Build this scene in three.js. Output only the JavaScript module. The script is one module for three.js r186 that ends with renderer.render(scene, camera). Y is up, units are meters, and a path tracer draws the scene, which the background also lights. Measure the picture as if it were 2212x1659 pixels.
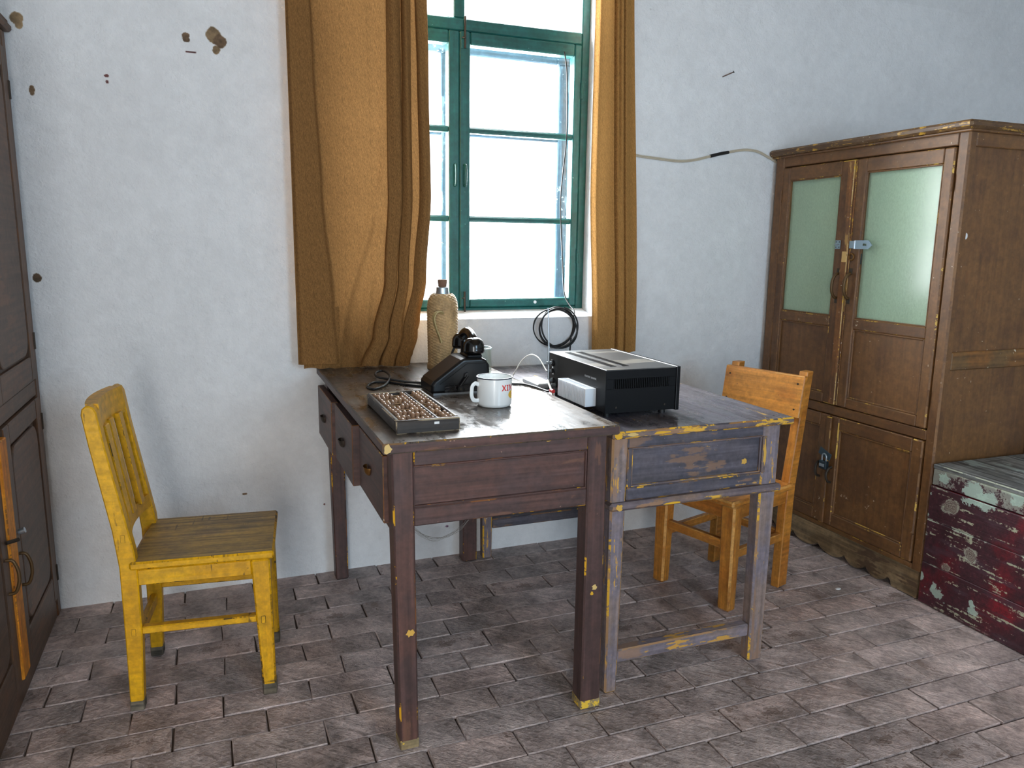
import * as THREE from 'three';
import { mergeGeometries } from 'three/addons/utils/BufferGeometryUtils.js';
import { RectAreaLightUniformsLib } from 'three/addons/lights/RectAreaLightUniformsLib.js';

// ------------------------------------------------------------------ camera, sky, daylight, exposure
const scene = new THREE.Scene();
const camera = new THREE.PerspectiveCamera(2 * Math.atan(829.5 / 1657.94) * 180 / Math.PI, 2212 / 1659, 0.05, 60);
camera.rotation.order = 'YXZ';
camera.position.set(-0.4818, 1.2208, 2.7832);
camera.rotation.set(-0.1793, -0.3732, 0.0129);

const renderer = new THREE.WebGLRenderer({ antialias: true });
renderer.toneMapping = THREE.LinearToneMapping;
renderer.toneMappingExposure = 1.1;
renderer.shadowMap.enabled = true;
RectAreaLightUniformsLib.init();

scene.background = new THREE.Color().setRGB(3.0, 3.2, 3.4);         // bright overcast sky outside the openings

function daylight(name, w, h, pos, target, rgb, intensity) {        // soft daylight entering through one opening
  const l = new THREE.RectAreaLight(new THREE.Color().setRGB(...rgb), intensity, w, h);
  l.name = name; l.position.set(...pos); l.lookAt(...target); scene.add(l); return l;
}
daylight('window_daylight', 1.3, 1.9, [0.42, 1.75, -0.5], [0.42, 1.45, 1], [0.92, 0.97, 1.0], 42);   // window in the back wall
daylight('door_daylight', 0.75, 1.95, [-1.12, 1.0, 4.72], [-1.12, 1.0, 0], [1.0, 0.975, 0.94], 10);        // open door behind the camera
daylight('added_rear_fill', 1.0, 1.5, [1.0, 1.72, 4.75], [1.2, 1.5, 0], [0.44, 0.73, 1.0], 10);    // added blue fill behind the camera, tints the right of the wall

// ------------------------------------------------------------------ small helpers
let seed_ = 12345;
const rnd = () => { seed_ |= 0; seed_ = seed_ + 0x6D2B79F5 | 0; let t = Math.imul(seed_ ^ seed_ >>> 15, 1 | seed_); t = t + Math.imul(t ^ t >>> 7, 61 | t) ^ t; return ((t ^ t >>> 14) >>> 0) / 4294967296; };
const rr = (a, b) => a + (b - a) * rnd();
const clamp = (x, a = 0, b = 1) => Math.min(b, Math.max(a, x));
const sst = (a, b, x) => { const t = clamp((x - a) / (b - a)); return t * t * (3 - 2 * t); };
const lerp = (a, b, t) => a + (b - a) * t;
const V = (x, y, z) => new THREE.Vector3(x, y, z);
const names = {};
function numbered(n) { const k = names[n] = (names[n] ?? -1) + 1; return k ? n + '_' + String(k).padStart(3, '0') : n; }
function thing(name, label, category, pos = [0, 0, 0], turn = 0, group) {
  const o = new THREE.Group(); o.name = numbered(name); o.position.set(...pos); o.rotation.y = turn;
  o.userData = { label, category }; if (group) o.userData.group = group; scene.add(o); return o;
}
function mesh(parent, name, geo, mat, pos, label) {
  const m = new THREE.Mesh(geo, mat); m.name = parent === scene ? numbered(name) : name; m.castShadow = m.receiveShadow = true;
  if (pos) m.position.set(...pos); if (label) m.userData.label = label; parent.add(m); return m;
}
function struct(o, label, category) { o.userData = { kind: 'structure', label, category }; return o; }

// chamfered box about its centre: group 0 faces, group 1 worn chamfers; uv in metres, u along the grain
function cbox(sx, sy, sz, c = 0.003, warp, grain, top) {
  const s = [sx / 2, sy / 2, sz / 2]; c = Math.min(c, s[0] * 0.6, s[1] * 0.6, s[2] * 0.6);
  if (grain === undefined) grain = sx >= sy && sx >= sz ? 0 : sy >= sz ? 1 : 2;
  const ox = rnd() * 3, oy = rnd() * 3, P = [], U = [];
  const vert = (sg, ax) => [0, 1, 2].map(i => sg[i] * (i === ax ? s[i] : s[i] - c));
  const put = (p, ua, va, base) => { P.push(p); U.push([p[ua] + ox, (va < 0 ? base : p[va]) + oy]); };
  const quad = (a, b, d, e, n, ua, va) => {                        // orientation is fixed from the outward normal
    const A = V(...a), cr = V(...b).sub(A).cross(V(...d).sub(A));
    const o = cr.dot(n) > 0 ? [a, b, d, a, d, e] : [a, d, b, a, e, d];
    for (const p of o) put(p, ua, va);
  };
  for (let ax = 0; ax < 3; ax++) for (const g of [-1, 1]) {
    const [b1, b2] = [0, 1, 2].filter(i => i !== ax), q = [[-1, -1], [1, -1], [1, 1], [-1, 1]].map(([i, j]) => { const sg = [0, 0, 0]; sg[ax] = g; sg[b1] = i; sg[b2] = j; return vert(sg, ax); });
    const n = V(0, 0, 0); n.setComponent(ax, g);
    const ua = ax === grain ? b1 : grain, va = [b1, b2].find(i => i !== ua);
    quad(...q, n, ua, va);
  }
  const nf = P.length;
  for (let ax = 0; ax < 3; ax++) { const [b1, b2] = [0, 1, 2].filter(i => i !== ax); for (const i of [-1, 1]) for (const j of [-1, 1]) {
    const q = []; for (const [e, f] of [[-1, b1], [1, b1], [1, b2], [-1, b2]]) { const sg = [0, 0, 0]; sg[ax] = e; sg[b1] = i; sg[b2] = j; q.push(vert(sg, f)); }
    const n = V(0, 0, 0); n.setComponent(b1, i); n.setComponent(b2, j); quad(...q, n, ax, b1);
  } }
  for (const i of [-1, 1]) for (const j of [-1, 1]) for (const k of [-1, 1]) {
    const q = [0, 1, 2].map(a => vert([i, j, k], a)), A = V(...q[0]), cr = V(...q[1]).sub(A).cross(V(...q[2]).sub(A));
    const o = cr.dot(V(i, j, k)) > 0 ? q : [q[0], q[2], q[1]]; for (const p of o) put(p, 0, 1);
  }
  if (warp) for (let k = 0; k < P.length; k++) P[k] = warp(P[k].slice());
  const g = new THREE.BufferGeometry();
  g.setAttribute('position', new THREE.Float32BufferAttribute(P.flat(), 3));
  g.setAttribute('uv', new THREE.Float32BufferAttribute(U.flat(), 2));
  g.computeVertexNormals(); if (top) { g.addGroup(0, 18, 0); g.addGroup(18, 6, 2); g.addGroup(24, 12, 0); } else g.addGroup(0, nf, 0);
  g.addGroup(nf, P.length - nf, 1);
  return g;
}
// box between limits as a part of a thing; m = {f: faces, e: chamfers} or one material
function box(parent, name, [x0, x1], [y0, y1], [z0, z1], m, o = {}) {
  const g = cbox(x1 - x0, y1 - y0, z1 - z0, o.c ?? 0.003, o.warp, o.grain, !!o.top);
  const mat = m.f ? [m.f, o.edge ?? m.e ?? m.f] : [m, o.edge ?? m];
  if (o.top) mat.push(o.top);
  const k = mesh(parent, name, g, mat, [(x0 + x1) / 2, (y0 + y1) / 2, (z0 + z1) / 2], o.label);
  if (o.rot) k.rotation.set(...o.rot); return k;
}
function tube(parent, name, pts, r, mat, o = {}) {
  const c = new THREE.CatmullRomCurve3(pts.map(p => V(...p)), !!o.closed, 'centripetal');
  return mesh(parent, name, new THREE.TubeGeometry(c, o.n ?? pts.length * 8, r, o.seg ?? 8, !!o.closed), mat, o.pos, o.label);
}
function lathe(parent, name, prof, mat, pos, o = {}) { return mesh(parent, name, new THREE.LatheGeometry(prof.map(p => new THREE.Vector2(p[0], p[1])), o.seg ?? 48), mat, pos, o.label); }
function cyl(parent, name, r, a, b, mat, o = {}) {                  // rod between two points
  const A = V(...a), B = V(...b), g = new THREE.CylinderGeometry(o.r2 ?? r, r, A.distanceTo(B), o.seg ?? 16);
  const k = mesh(parent, name, g, mat, A.clone().add(B).multiplyScalar(0.5).toArray(), o.label);
  k.quaternion.setFromUnitVectors(V(0, 1, 0), B.sub(A).normalize()); return k;
}
function extr(parent, name, pts, depth, mat, o = {}) {              // outline in xy, pushed along z
  const sh = new THREE.Shape(pts.map(p => new THREE.Vector2(p[0], p[1])));
  for (const h of o.holes ?? []) sh.holes.push(new THREE.Path(h.map(p => new THREE.Vector2(p[0], p[1]))));
  const b = o.bevel ?? 0;
  const g = new THREE.ExtrudeGeometry(sh, { depth: depth - 2 * b, bevelEnabled: b > 0, bevelSize: b, bevelThickness: b, bevelOffset: -b, bevelSegments: o.bs ?? 2, curveSegments: 10, steps: 1 });
  g.translate(0, 0, b); return mesh(parent, name, g, mat, o.pos, o.label);
}
// ------------------------------------------------------------------ procedural textures
const FN = 1024, FM = FN - 1;
function field(seed, fx, fy, oct, gain = 0.55) {                    // tileable fractal noise, mean 0, deviation 1
  const out = new Float32Array(FN * FN); let a = 1, s0 = seed_;
  for (let o = 0; o < oct; o++) {
    const w = fx << o, h = fy << o; if (w > 512 || h > 512) break;
    seed_ = seed * 7919 + o * 104729; const L = new Float32Array(w * h); for (let i = 0; i < L.length; i++) L[i] = rnd() - 0.5;
    const xs = new Int32Array(FN), xt = new Float32Array(FN);
    for (let x = 0; x < FN; x++) { const f = x * w / FN; xs[x] = f | 0; const t = f - xs[x]; xt[x] = t * t * (3 - 2 * t); }
    for (let y = 0; y < FN; y++) {
      const f = y * h / FN, y0 = f | 0; let t = f - y0; t = t * t * (3 - 2 * t); const r0 = y0 * w, r1 = ((y0 + 1) % h) * w;
      for (let x = 0; x < FN; x++) { const x0 = xs[x], x1 = (x0 + 1) % w, q = xt[x], p = L[r0 + x0] + (L[r0 + x1] - L[r0 + x0]) * q, e = L[r1 + x0] + (L[r1 + x1] - L[r1 + x0]) * q; out[y * FN + x] += a * (p + (e - p) * t); }
    }
    a *= gain;
  }
  let m = 0, v = 0; for (const x of out) m += x; m /= out.length; for (const x of out) v += (x - m) ** 2; v = Math.sqrt(v / out.length);
  for (let i = 0; i < out.length; i++) out[i] = (out[i] - m) / v;
  seed_ = s0; return out;
}
const nA = field(1, 5, 5, 7), nB = field(2, 7, 7, 7, 0.65), nC = field(3, 3, 3, 5), nF = field(4, 64, 64, 4, 0.7), nG = field(5, 4, 96, 3, 0.7), nS = field(6, 6, 32, 5, 0.6);
const at = (f, x, y) => f[(y & FM) * FN + (x & FM)];
function tex(w, h, fn, srgb = true) {                                // fn(x, y) -> [r, g, b] 0..255
  const d = new Uint8Array(w * h * 4);
  for (let y = 0; y < h; y++) for (let x = 0; x < w; x++) { const c = fn(x, y), i = (y * w + x) * 4; d[i] = clamp(c[0], 0, 255); d[i + 1] = clamp(c[1], 0, 255); d[i + 2] = clamp(c[2], 0, 255); d[i + 3] = 255; }
  const t = new THREE.DataTexture(d, w, h); t.wrapS = t.wrapT = THREE.RepeatWrapping; t.magFilter = THREE.LinearFilter; t.minFilter = THREE.LinearMipmapLinearFilter; t.generateMipmaps = true;
  if (srgb) t.colorSpace = THREE.SRGBColorSpace; t.needsUpdate = true; return t;
}
const grey = (w, h, fn) => tex(w, h, (x, y) => { const v = fn(x, y); return [v, v, v]; }, false);
const mixc = (a, b, t) => [a[0] + (b[0] - a[0]) * t, a[1] + (b[1] - a[1]) * t, a[2] + (b[2] - a[2]) * t];
// old paint: base, slow blotches, grain, rubbed-through streaks (rub), chips (chip), fine pale scratches and specks
function paint(o, size = 1024) {
  const s = o.seed ?? 0, q = FN / size;
  return tex(size, size, (X, Y) => {
    const x = X * q, y = Y * q, dx = s * 137, dy = s * 211;
    const a = at(nA, x + dx, y + dy), b = at(nB, x + dy, y + dx), g = at(nG, x + dx, y + dy), st = at(nS, x + dy, y + dx), f = at(nF, x + dx, y);
    let c = mixc(o.base, o.blot ?? o.base, sst(-0.6, 1.4, a + 0.4 * st));
    const k = 1 + (o.grain ?? 0.07) * g + 0.04 * f; c = [c[0] * k, c[1] * k, c[2] * k];
    if (o.rub) c = mixc(c, o.rub, (o.rubMax ?? 0.85) * sst(o.rubT ?? 1.6, (o.rubT ?? 1.6) + 0.5, 0.75 * st + 0.5 * b + 0.35 * at(nC, x + dx, y)));
    if (o.flake) c = mixc(c, o.flake, sst(o.flakeT, o.flakeT + 0.25, 0.95 * at(nS, x * 2 + dx, y * 3 + 90) + 0.22 * at(nF, x + 31, y + dy) + 0.4 * at(nA, x + 700, y + dx)));
    if (o.dirt) c = mixc(c, o.dirt, (o.dirtMax ?? 0.7) * sst(o.dirtT ?? 1.5, (o.dirtT ?? 1.5) + 0.6, 0.7 * at(nB, x + 511, y + dy) + 0.6 * at(nG, y + dx, x)));
    if (o.chip) c = mixc(c, o.chip, sst(o.chipT ?? 2.1, (o.chipT ?? 2.1) + 0.12, 0.8 * at(nB, x + 300, y + 77 + dx) + 0.5 * at(nF, x, y + dy) * 0.6 + 0.5 * at(nA, x + 99, y + 400)));
    if (o.speck) c = mixc(c, o.speck, sst(o.speckT ?? 2.9, (o.speckT ?? 2.9) + 0.2, at(nF, x + dy, y + dx) + 0.35 * at(nC, x + 40 + dx, y)));
    return c;
  });
}
const woodBump = grey(1024, 1024, (x, y) => 128 + 26 * at(nG, x, y) + 16 * at(nS, x, y) + 9 * at(nF, x, y));
function wood(o) {                                                   // {f, e}: painted wood and its worn edges
  const t = paint(o), e = o.edge ? paint({ ...o, ...o.edge, seed: (o.seed ?? 0) + 3 }, 512) : t; if (o.edge) e.repeat.set(2, 2);
  const mk = (map) => new THREE.MeshStandardMaterial({ map, roughness: o.rough ?? 0.6, bumpMap: woodBump, bumpScale: o.bump ?? 0.0006, roughnessMap: o.roughMap ?? null });
  const f = mk(t); return { f, e: o.edge ? mk(e) : f };
}
const plain = (r, g, b, rough = 0.6, metal = 0, more = {}) => new THREE.MeshStandardMaterial({ color: new THREE.Color(`rgb(${r},${g},${b})`), roughness: rough, metalness: metal, ...more });

const YEL = [214, 160, 26];
const M = {};
M.desk = wood({ seed: 1, base: [74, 54, 51], blot: [84, 57, 50], rub: [112, 78, 60], rubT: 1.9, rubMax: 0.7, chip: YEL, chipT: 3.1, speck: [150, 120, 100], speckT: 3.3, rough: 0.5, edge: { rub: [150, 95, 50], rubT: 0.9, chip: YEL, chipT: 1.5 } });
M.bench = wood({ seed: 2, base: [84, 79, 86], blot: [72, 70, 80], rub: [138, 104, 80], rubT: 1.3, rubMax: 0.7, flake: [180, 138, 78], flakeT: 2.9, chip: [212, 160, 48], chipT: 3.9, speck: [190, 180, 170], speckT: 3.1, rough: 0.55, edge: { rub: [150, 106, 66], rubT: 0.2, chip: [216, 164, 46], chipT: 1.3 } });
M.yellow = wood({ seed: 3, base: [212, 158, 2], blot: [204, 148, 2], grain: 0.02, dirt: [84, 60, 22], dirtT: 2.1, chip: [92, 70, 34], chipT: 2.75, rough: 0.45, bump: 0.0005, edge: { dirt: [120, 88, 30], dirtT: 0.9, chip: [80, 60, 30], chipT: 1.3 } });
M.yellowSeat = wood({ seed: 4, base: [152, 120, 54], blot: [130, 104, 58], grain: 0.1, dirt: [70, 54, 32], dirtT: 1.9, chip: [70, 52, 26], chipT: 3.0, rough: 0.5, bump: 0.0008, edge: { dirt: [90, 66, 26], dirtT: 0.6 } });
M.orange = wood({ seed: 5, base: [184, 122, 50], blot: [170, 106, 40], grain: 0.05, rub: [150, 92, 44], rubT: 1.7, rubMax: 0.5, speck: [110, 70, 40], speckT: 3.0, rough: 0.42, edge: { base: [205, 150, 80], rubT: 1.2 } });
M.cab = wood({ seed: 6, base: [112, 77, 43], blot: [98, 66, 38], grain: 0.03, rub: [118, 76, 40], rubT: 2.0, rubMax: 0.6, chip: [206, 162, 52], chipT: 3.0, speck: [188, 170, 148], speckT: 2.85, rough: 0.5, edge: { rub: [142, 100, 54], rubT: 0.3, chip: [208, 168, 70], chipT: 1.4 } });
M.cabWorn = wood({ seed: 7, base: [124, 80, 40], blot: [104, 70, 42], grain: 0.08, rub: [176, 138, 78], rubT: 1.0, chip: [214, 172, 60], chipT: 1.7, speck: [214, 204, 186], speckT: 2.4, rough: 0.6, edge: { rub: [200, 170, 110], rubT: 0.1, chip: [214, 170, 50], chipT: 1.2 } });
M.cabL = wood({ seed: 8, base: [86, 65, 50], blot: [94, 66, 46], grain: 0.05, rub: [116, 82, 58], rubT: 1.5, rubMax: 0.6, speck: [150, 130, 110], speckT: 3.2, rough: 0.5, edge: { rub: [120, 80, 48], rubT: 0.9 } });
M.cabCorn = wood({ seed: 25, base: [104, 76, 44], blot: [88, 62, 38], grain: 0.04, flake: [190, 148, 68], flakeT: 1.7, chip: [206, 160, 54], chipT: 2.6, speck: [214, 206, 190], speckT: 2.9, rough: 0.5, edge: { flake: [196, 152, 66], flakeT: 1.2 } });
M.cabRub = wood({ seed: 26, base: [108, 80, 46], blot: [120, 80, 38], rub: [190, 138, 48], rubT: 1.2, rubMax: 0.7, speck: [214, 206, 190], speckT: 2.8, rough: 0.5 });
M.tip = wood({ seed: 27, base: [112, 104, 90], blot: [92, 84, 70], grain: 0.12, chip: [206, 160, 40], chipT: 2.2, rough: 0.8 });
M.paleTip = wood({ seed: 28, base: [150, 132, 96], blot: [120, 100, 70], grain: 0.1, chip: [224, 184, 60], chipT: 0.9, rough: 0.8 });
M.lath = wood({ seed: 9, base: [214, 136, 32], blot: [200, 120, 26], grain: 0.06, dirt: [110, 74, 34], dirtT: 2.2, chip: [200, 186, 160], chipT: 3.1, rough: 0.6, edge: { dirt: [110, 80, 50], dirtT: 0.4 } });
M.apron = wood({ seed: 10, base: [128, 108, 80], blot: [104, 84, 58], grain: 0.08, rub: [76, 56, 40], rubT: 0.9, chip: [206, 164, 48], chipT: 3.0, rough: 0.7 });
M.green = wood({ seed: 11, base: [20, 82, 76], blot: [26, 90, 86], grain: 0.04, speck: [150, 180, 176], speckT: 3.2, chip: [120, 150, 140], chipT: 3.4, rough: 0.42, bump: 0.0003 });
M.outer = wood({ seed: 12, base: [84, 106, 122], blot: [70, 96, 116], grain: 0.1, speck: [190, 205, 210], speckT: 2.2, rub: [140, 160, 172], rubT: 1.1, rough: 0.8 });
// desk tops: polished by use, patchy gloss
const wornGloss = grey(1024, 1024, (x, y) => 118 + 26 * at(nS, x, y) + 22 * at(nB, x, y) + 10 * at(nF, x, y));
const top = (o) => { const w = wood(o); w.f.roughnessMap = wornGloss; w.f.roughness = 0.76; w.f.bumpScale = 0.0005; return w; };
M.benchLeg = wood({ seed: 24, base: [116, 107, 114], blot: [128, 111, 104], grain: 0.05, rub: [150, 116, 92], rubT: 0.6, rubMax: 0.65, flake: [198, 150, 70], flakeT: 1.8, chip: [212, 162, 60], chipT: 3.7, speck: [190, 180, 170], speckT: 3.0, rough: 0.6, edge: { rub: [180, 132, 80], rubT: 0.0, chip: [220, 168, 46], chipT: 1.2 } });
M.benchEdge = wood({ seed: 29, base: [96, 86, 90], blot: [120, 100, 88], grain: 0.06, rub: [164, 122, 84], rubT: 0.6, rubMax: 0.7, flake: [214, 164, 56], flakeT: 1.3, rough: 0.6, edge: { flakeT: 0.9 } });
M.deskTop = top({ seed: 13, base: [82, 74, 68], blot: [92, 80, 68], grain: 0.06, rub: [116, 88, 56], rubT: 1.9, rubMax: 0.6, dirt: [40, 34, 32], dirtT: 1.6, chip: [196, 146, 50], chipT: 3.4, edge: { rub: [140, 96, 50], rubT: 0.6, chip: YEL, chipT: 1.6 } });
M.benchTop = top({ seed: 14, base: [86, 80, 84], blot: [76, 72, 80], grain: 0.08, rub: [196, 152, 70], rubT: 1.75, rubMax: 0.75, chip: [206, 164, 70], chipT: 2.9, edge: { rub: [170, 118, 60], rubT: 0.1, chip: [220, 168, 46], chipT: 0.6 } });
M.black = new THREE.MeshPhysicalMaterial({ color: new THREE.Color('rgb(9,11,14)'), roughness: 0.42, specularIntensity: 0.45 }); M.blackGloss = plain(10, 10, 11, 0.16); M.rubber = plain(18, 18, 20, 0.5);
M.blackTop = new THREE.MeshStandardMaterial({ map: tex(512, 512, (x, y) => { const k = sst(0.6, 1.8, at(nS, y * 2, x * 2) + 0.5 * at(nB, x * 2, y * 2)); return mixc([44, 45, 45], [126, 120, 108], 0.8 * k); }), roughness: 0.42 });
M.steel = plain(178, 188, 196, 0.34, 0.85); M.zinc = plain(150, 172, 186, 0.45, 0.35); M.alu = plain(226, 233, 240, 0.42, 0.2); M.brass = plain(120, 84, 40, 0.42, 0.6); M.bronze = plain(96, 72, 42, 0.45, 0.4); M.iron = plain(66, 58, 50, 0.55, 0.5);
M.white = plain(226, 228, 228, 0.5); M.whiteWire = plain(214, 212, 204, 0.5);
M.cabGlass = new THREE.MeshPhysicalMaterial({ color: 0xffffff, transmission: 1, thickness: 0, roughness: 0.18, ior: 1.4, specularIntensity: 0.35 });
M.glass = new THREE.MeshPhysicalMaterial({ color: 0xffffff, transmission: 1, thickness: 0, roughness: 0.0, ior: 1.5 });
M.jarGlass = new THREE.MeshPhysicalMaterial({ color: new THREE.Color().setRGB(0.93, 0.97, 0.95), transmission: 1, thickness: 0, roughness: 0.02, ior: 1.5 });
// lime-washed plaster
const plasterBump = grey(1024, 1024, (x, y) => { const a = at(nB, x, y), f = at(nF, x, y), w = at(nS, x + 200, y), v = at(nS, y, x + 400); return 122 + 16 * a + 12 * f + 16 * sst(0.9, 2.2, w + 0.5 * a) + 14 * sst(0.9, 2.4, v + 0.4 * f) - 34 * sst(2.1, 2.6, at(nB, x + 500, y + 300) + 0.4 * f); });
plasterBump.repeat.set(1 / 0.62, 1 / 0.62);
function plasterMap(marks) {
  const S = marks ? 2048 : 1024;
  return tex(S, 1024, (X, Y) => {
    const x = X, y = Y, a = at(nC, x >> 1, y >> 1), b = at(nA, x, y), f = at(nF, x, y);
    let k = 1 + 0.008 * a + 0.008 * b + 0.008 * f, c = [224 * k, 226 * k, 228 * k];
    c = mixc(c, [150, 146, 140], 0.4 * sst(4.2, 4.5, at(nF, x + 77, y + 13) + 0.5 * at(nB, x, y)));
    if (marks) { const px = X / 2048 * 4.6 - 1.15, py = Y / 1024 * 2.3;
      for (const [mx, my, rx, ry, col] of marks) { const ex = (px - mx) / rx, ey = (py - my) / ry, d = ex * ex + ey * ey;
        if (d < 4) { const e = Math.sqrt(d) + 0.22 * at(nA, x * 3, y * 3) + 0.12 * Math.abs(at(nB, x * 2, y * 2)) - 0.1 + 0.08 * f; if (e < 1.12) { const h = 1 + 0.16 * at(nB, x * 3, y * 3) + 0.08 * f; c = mixc([col[0] * h, col[1] * h, col[2] * h], c, sst(0.92, 1.05, e)); } } } }
    return c;
  });
}
const MUD = [128, 108, 82], MUD2 = [108, 88, 68], RED = [104, 66, 64];
const wallMarks = [[-0.434, 1.864, 0.021, 0.023, MUD], [-0.416, 1.85, 0.018, 0.018, MUD2], [-0.428, 1.823, 0.011, 0.013, MUD], [-0.514, 1.858, 0.010, 0.008, MUD2], [-0.514, 1.847, 0.009, 0.008, MUD2], [-0.505, 1.809, 0.018, 0.003, RED], [-0.975, 1.859, 0.013, 0.014, MUD], [-0.97, 1.842, 0.008, 0.011, MUD],
  [-0.748, 1.717, 0.007, 0.005, RED], [-0.748, 1.699, 0.005, 0.005, RED], [-0.952, 1.657, 0.006, 0.011, MUD2], [-0.987, 1.101, 0.009, 0.010, MUD2], [-0.41, 0.335, 0.010, 0.004, MUD2], [-0.038, 0.358, 0.004, 0.006, [60, 52, 48]], [-0.134, 0.265, 0.003, 0.003, RED], [0.338, 0.12, 0.006, 0.004, [200, 150, 190]]];
const wallMap = plasterMap(wallMarks); wallMap.repeat.set(1 / 4.6, 1 / 2.3); wallMap.offset.set(1.15 / 4.6, 0);
M.wallBack = new THREE.MeshStandardMaterial({ map: wallMap, bumpMap: plasterBump, bumpScale: 0.006, roughness: 0.92 });
const wallMap2 = plasterMap(); wallMap2.repeat.set(1 / 1.8, 1 / 1.8);
M.wall = new THREE.MeshStandardMaterial({ map: wallMap2, bumpMap: plasterBump, bumpScale: 0.0035, roughness: 0.92 });
// grey-red clay brick
const brickMap = tex(1024, 1024, (x, y) => { const a = at(nA, x, y), b = at(nB, x, y), f = at(nF, x, y); let k = 1 + 0.07 * a + 0.06 * b + 0.05 * f, c = mixc([180, 162, 157], [166, 152, 148], sst(-1, 1, at(nC, x, y))); c = [c[0] * k, c[1] * k, c[2] * k]; c = mixc(c, [112, 94, 86], 0.6 * sst(1.9, 2.5, at(nB, x + 400, y + 100) + 0.4 * f)); return mixc(c, [176, 158, 146], 0.5 * sst(2.3, 2.9, at(nF, x + 300, y) + 0.3 * b)); });
const brickBump = grey(1024, 1024, (x, y) => 140 + 20 * at(nB, x, y) + 16 * at(nF, x, y) + 18 * at(nS, (x + y) & FM, (y - x + 2048) & FM) - 60 * sst(1.7, 2.6, at(nB, x + 400, y + 100) + 0.4 * at(nF, x, y)));
for (const t of [brickMap, brickBump]) t.repeat.set(1 / 0.7, 1 / 0.7);
M.bricks = [[1, 1, 1], [0.96, 0.965, 0.97], [1.02, 0.985, 0.965], [0.975, 0.94, 0.92], [0.94, 0.94, 0.94], [1.03, 1.02, 1.01]].map(c => new THREE.MeshStandardMaterial({ color: new THREE.Color().setRGB(...c), map: brickMap, bumpMap: brickBump, bumpScale: 0.007, roughness: 0.55 }));
M.ceil = wood({ seed: 23, base: [150, 128, 100], blot: [132, 110, 84], grain: 0.1, rough: 0.8 }).f;  // ceiling is out of view; brown tone keeps bounce light down
M.web = plain(150, 146, 140, 0.9);
M.dirt = plain(74, 62, 54, 0.95);
// cloth
const clothMap = tex(1024, 1024, (x, y) => { const k = 1 + 0.05 * at(nF, x, y >> 2) + 0.05 * at(nF, x + 300, y >> 1); return [126 * k, 92 * k, 55 * k]; });
clothMap.repeat.set(1 / 0.13, 1 / 0.13);
M.cloth = new THREE.MeshPhysicalMaterial({ map: clothMap, roughness: 1, transmission: 0.065, thickness: 0, specularIntensity: 0.1, side: THREE.DoubleSide });
M.clothLit = M.cloth.clone(); M.clothLit.color.setRGB(1.75, 1.78, 1.6);  // same cotton, tinted brighter to stand for light on the right curtain
const sageMap = tex(512, 512, (x, y) => { const k = 1 + 0.02 * at(nF, x * 3, y * 3) + 0.012 * at(nC, x, y); return [164 * k, 190 * k, 164 * k]; });
M.sage = new THREE.MeshStandardMaterial({ map: sageMap, roughness: 0.9 });
// ------------------------------------------------------------------ the room
const RX0 = -1.52, RX1 = 3.32, RZ1 = 4.4, RH = 3.05;
function wallWith(name, x0, x1, holes, z0, z1, mat, label) {         // wall in the xy plane with openings
  const sh = new THREE.Shape([[x0, -0.1], [x1, -0.1], [x1, RH], [x0, RH]].map(p => new THREE.Vector2(...p)));
  for (const [a, b, c, d] of holes) sh.holes.push(new THREE.Path([[a, c], [a, d], [b, d], [b, c]].map(p => new THREE.Vector2(...p))));
  const g = new THREE.ExtrudeGeometry(sh, { depth: z1 - z0, bevelEnabled: false }); g.translate(0, 0, z0);
  return struct(mesh(scene, name, g, mat), label, 'wall');
}
const WX0 = -0.115, WX1 = 0.952, WY0 = 0.94, WY1 = 2.62;             // window opening in the back wall
wallWith('wall_back', RX0 - 0.2, RX1 + 0.2, [[WX0, WX1, WY0, WY1]], -0.34, 0, M.wallBack, 'white lime-washed wall with chipped plaster spots around the window');
wallWith('wall_front', RX0 - 0.2, RX1 + 0.2, [[-1.5, -0.74, 0, 2.0], [0.5, 1.5, 0.95, 2.5]], RZ1, RZ1 + 0.3, M.wall, 'white plastered wall behind the viewer with a doorway');
for (const [n, x0, x1, l] of [['wall_left', RX0 - 0.2, RX0, 'white plastered wall behind the tall cabinet'], ['wall_right', RX1, RX1 + 0.2, 'white plastered wall behind the brown glazed cabinet']])
  struct(box(scene, n, [x0, x1], [-0.1, RH], [0, RZ1], M.wall, { c: 0.001, grain: 2 }), l, 'wall');
struct(box(scene, 'ceiling', [RX0 - 0.2, RX1 + 0.2], [RH, RH + 0.15], [-0.34, RZ1 + 0.3], M.ceil, { c: 0.001 }), 'unseen board ceiling toned brown to cut bounced light', 'ceiling');
{ // sloping plaster sill of the window
  const g = new THREE.ExtrudeGeometry(new THREE.Shape([[0.001, -0.02], [0.001, -0.001], [0.012, 0.006], [0.1, 0.028], [0.24, 0.03], [0.24, -0.02]].map(p => new THREE.Vector2(...p))), { depth: WX1 - WX0 - 0.002, bevelEnabled: false });
  g.rotateY(Math.PI / 2); g.translate(WX0 + 0.001, WY0, 0.0);
  struct(mesh(scene, 'trim_1', g, M.wall), 'white plastered sill below the green window', 'window sill');
}
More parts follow.
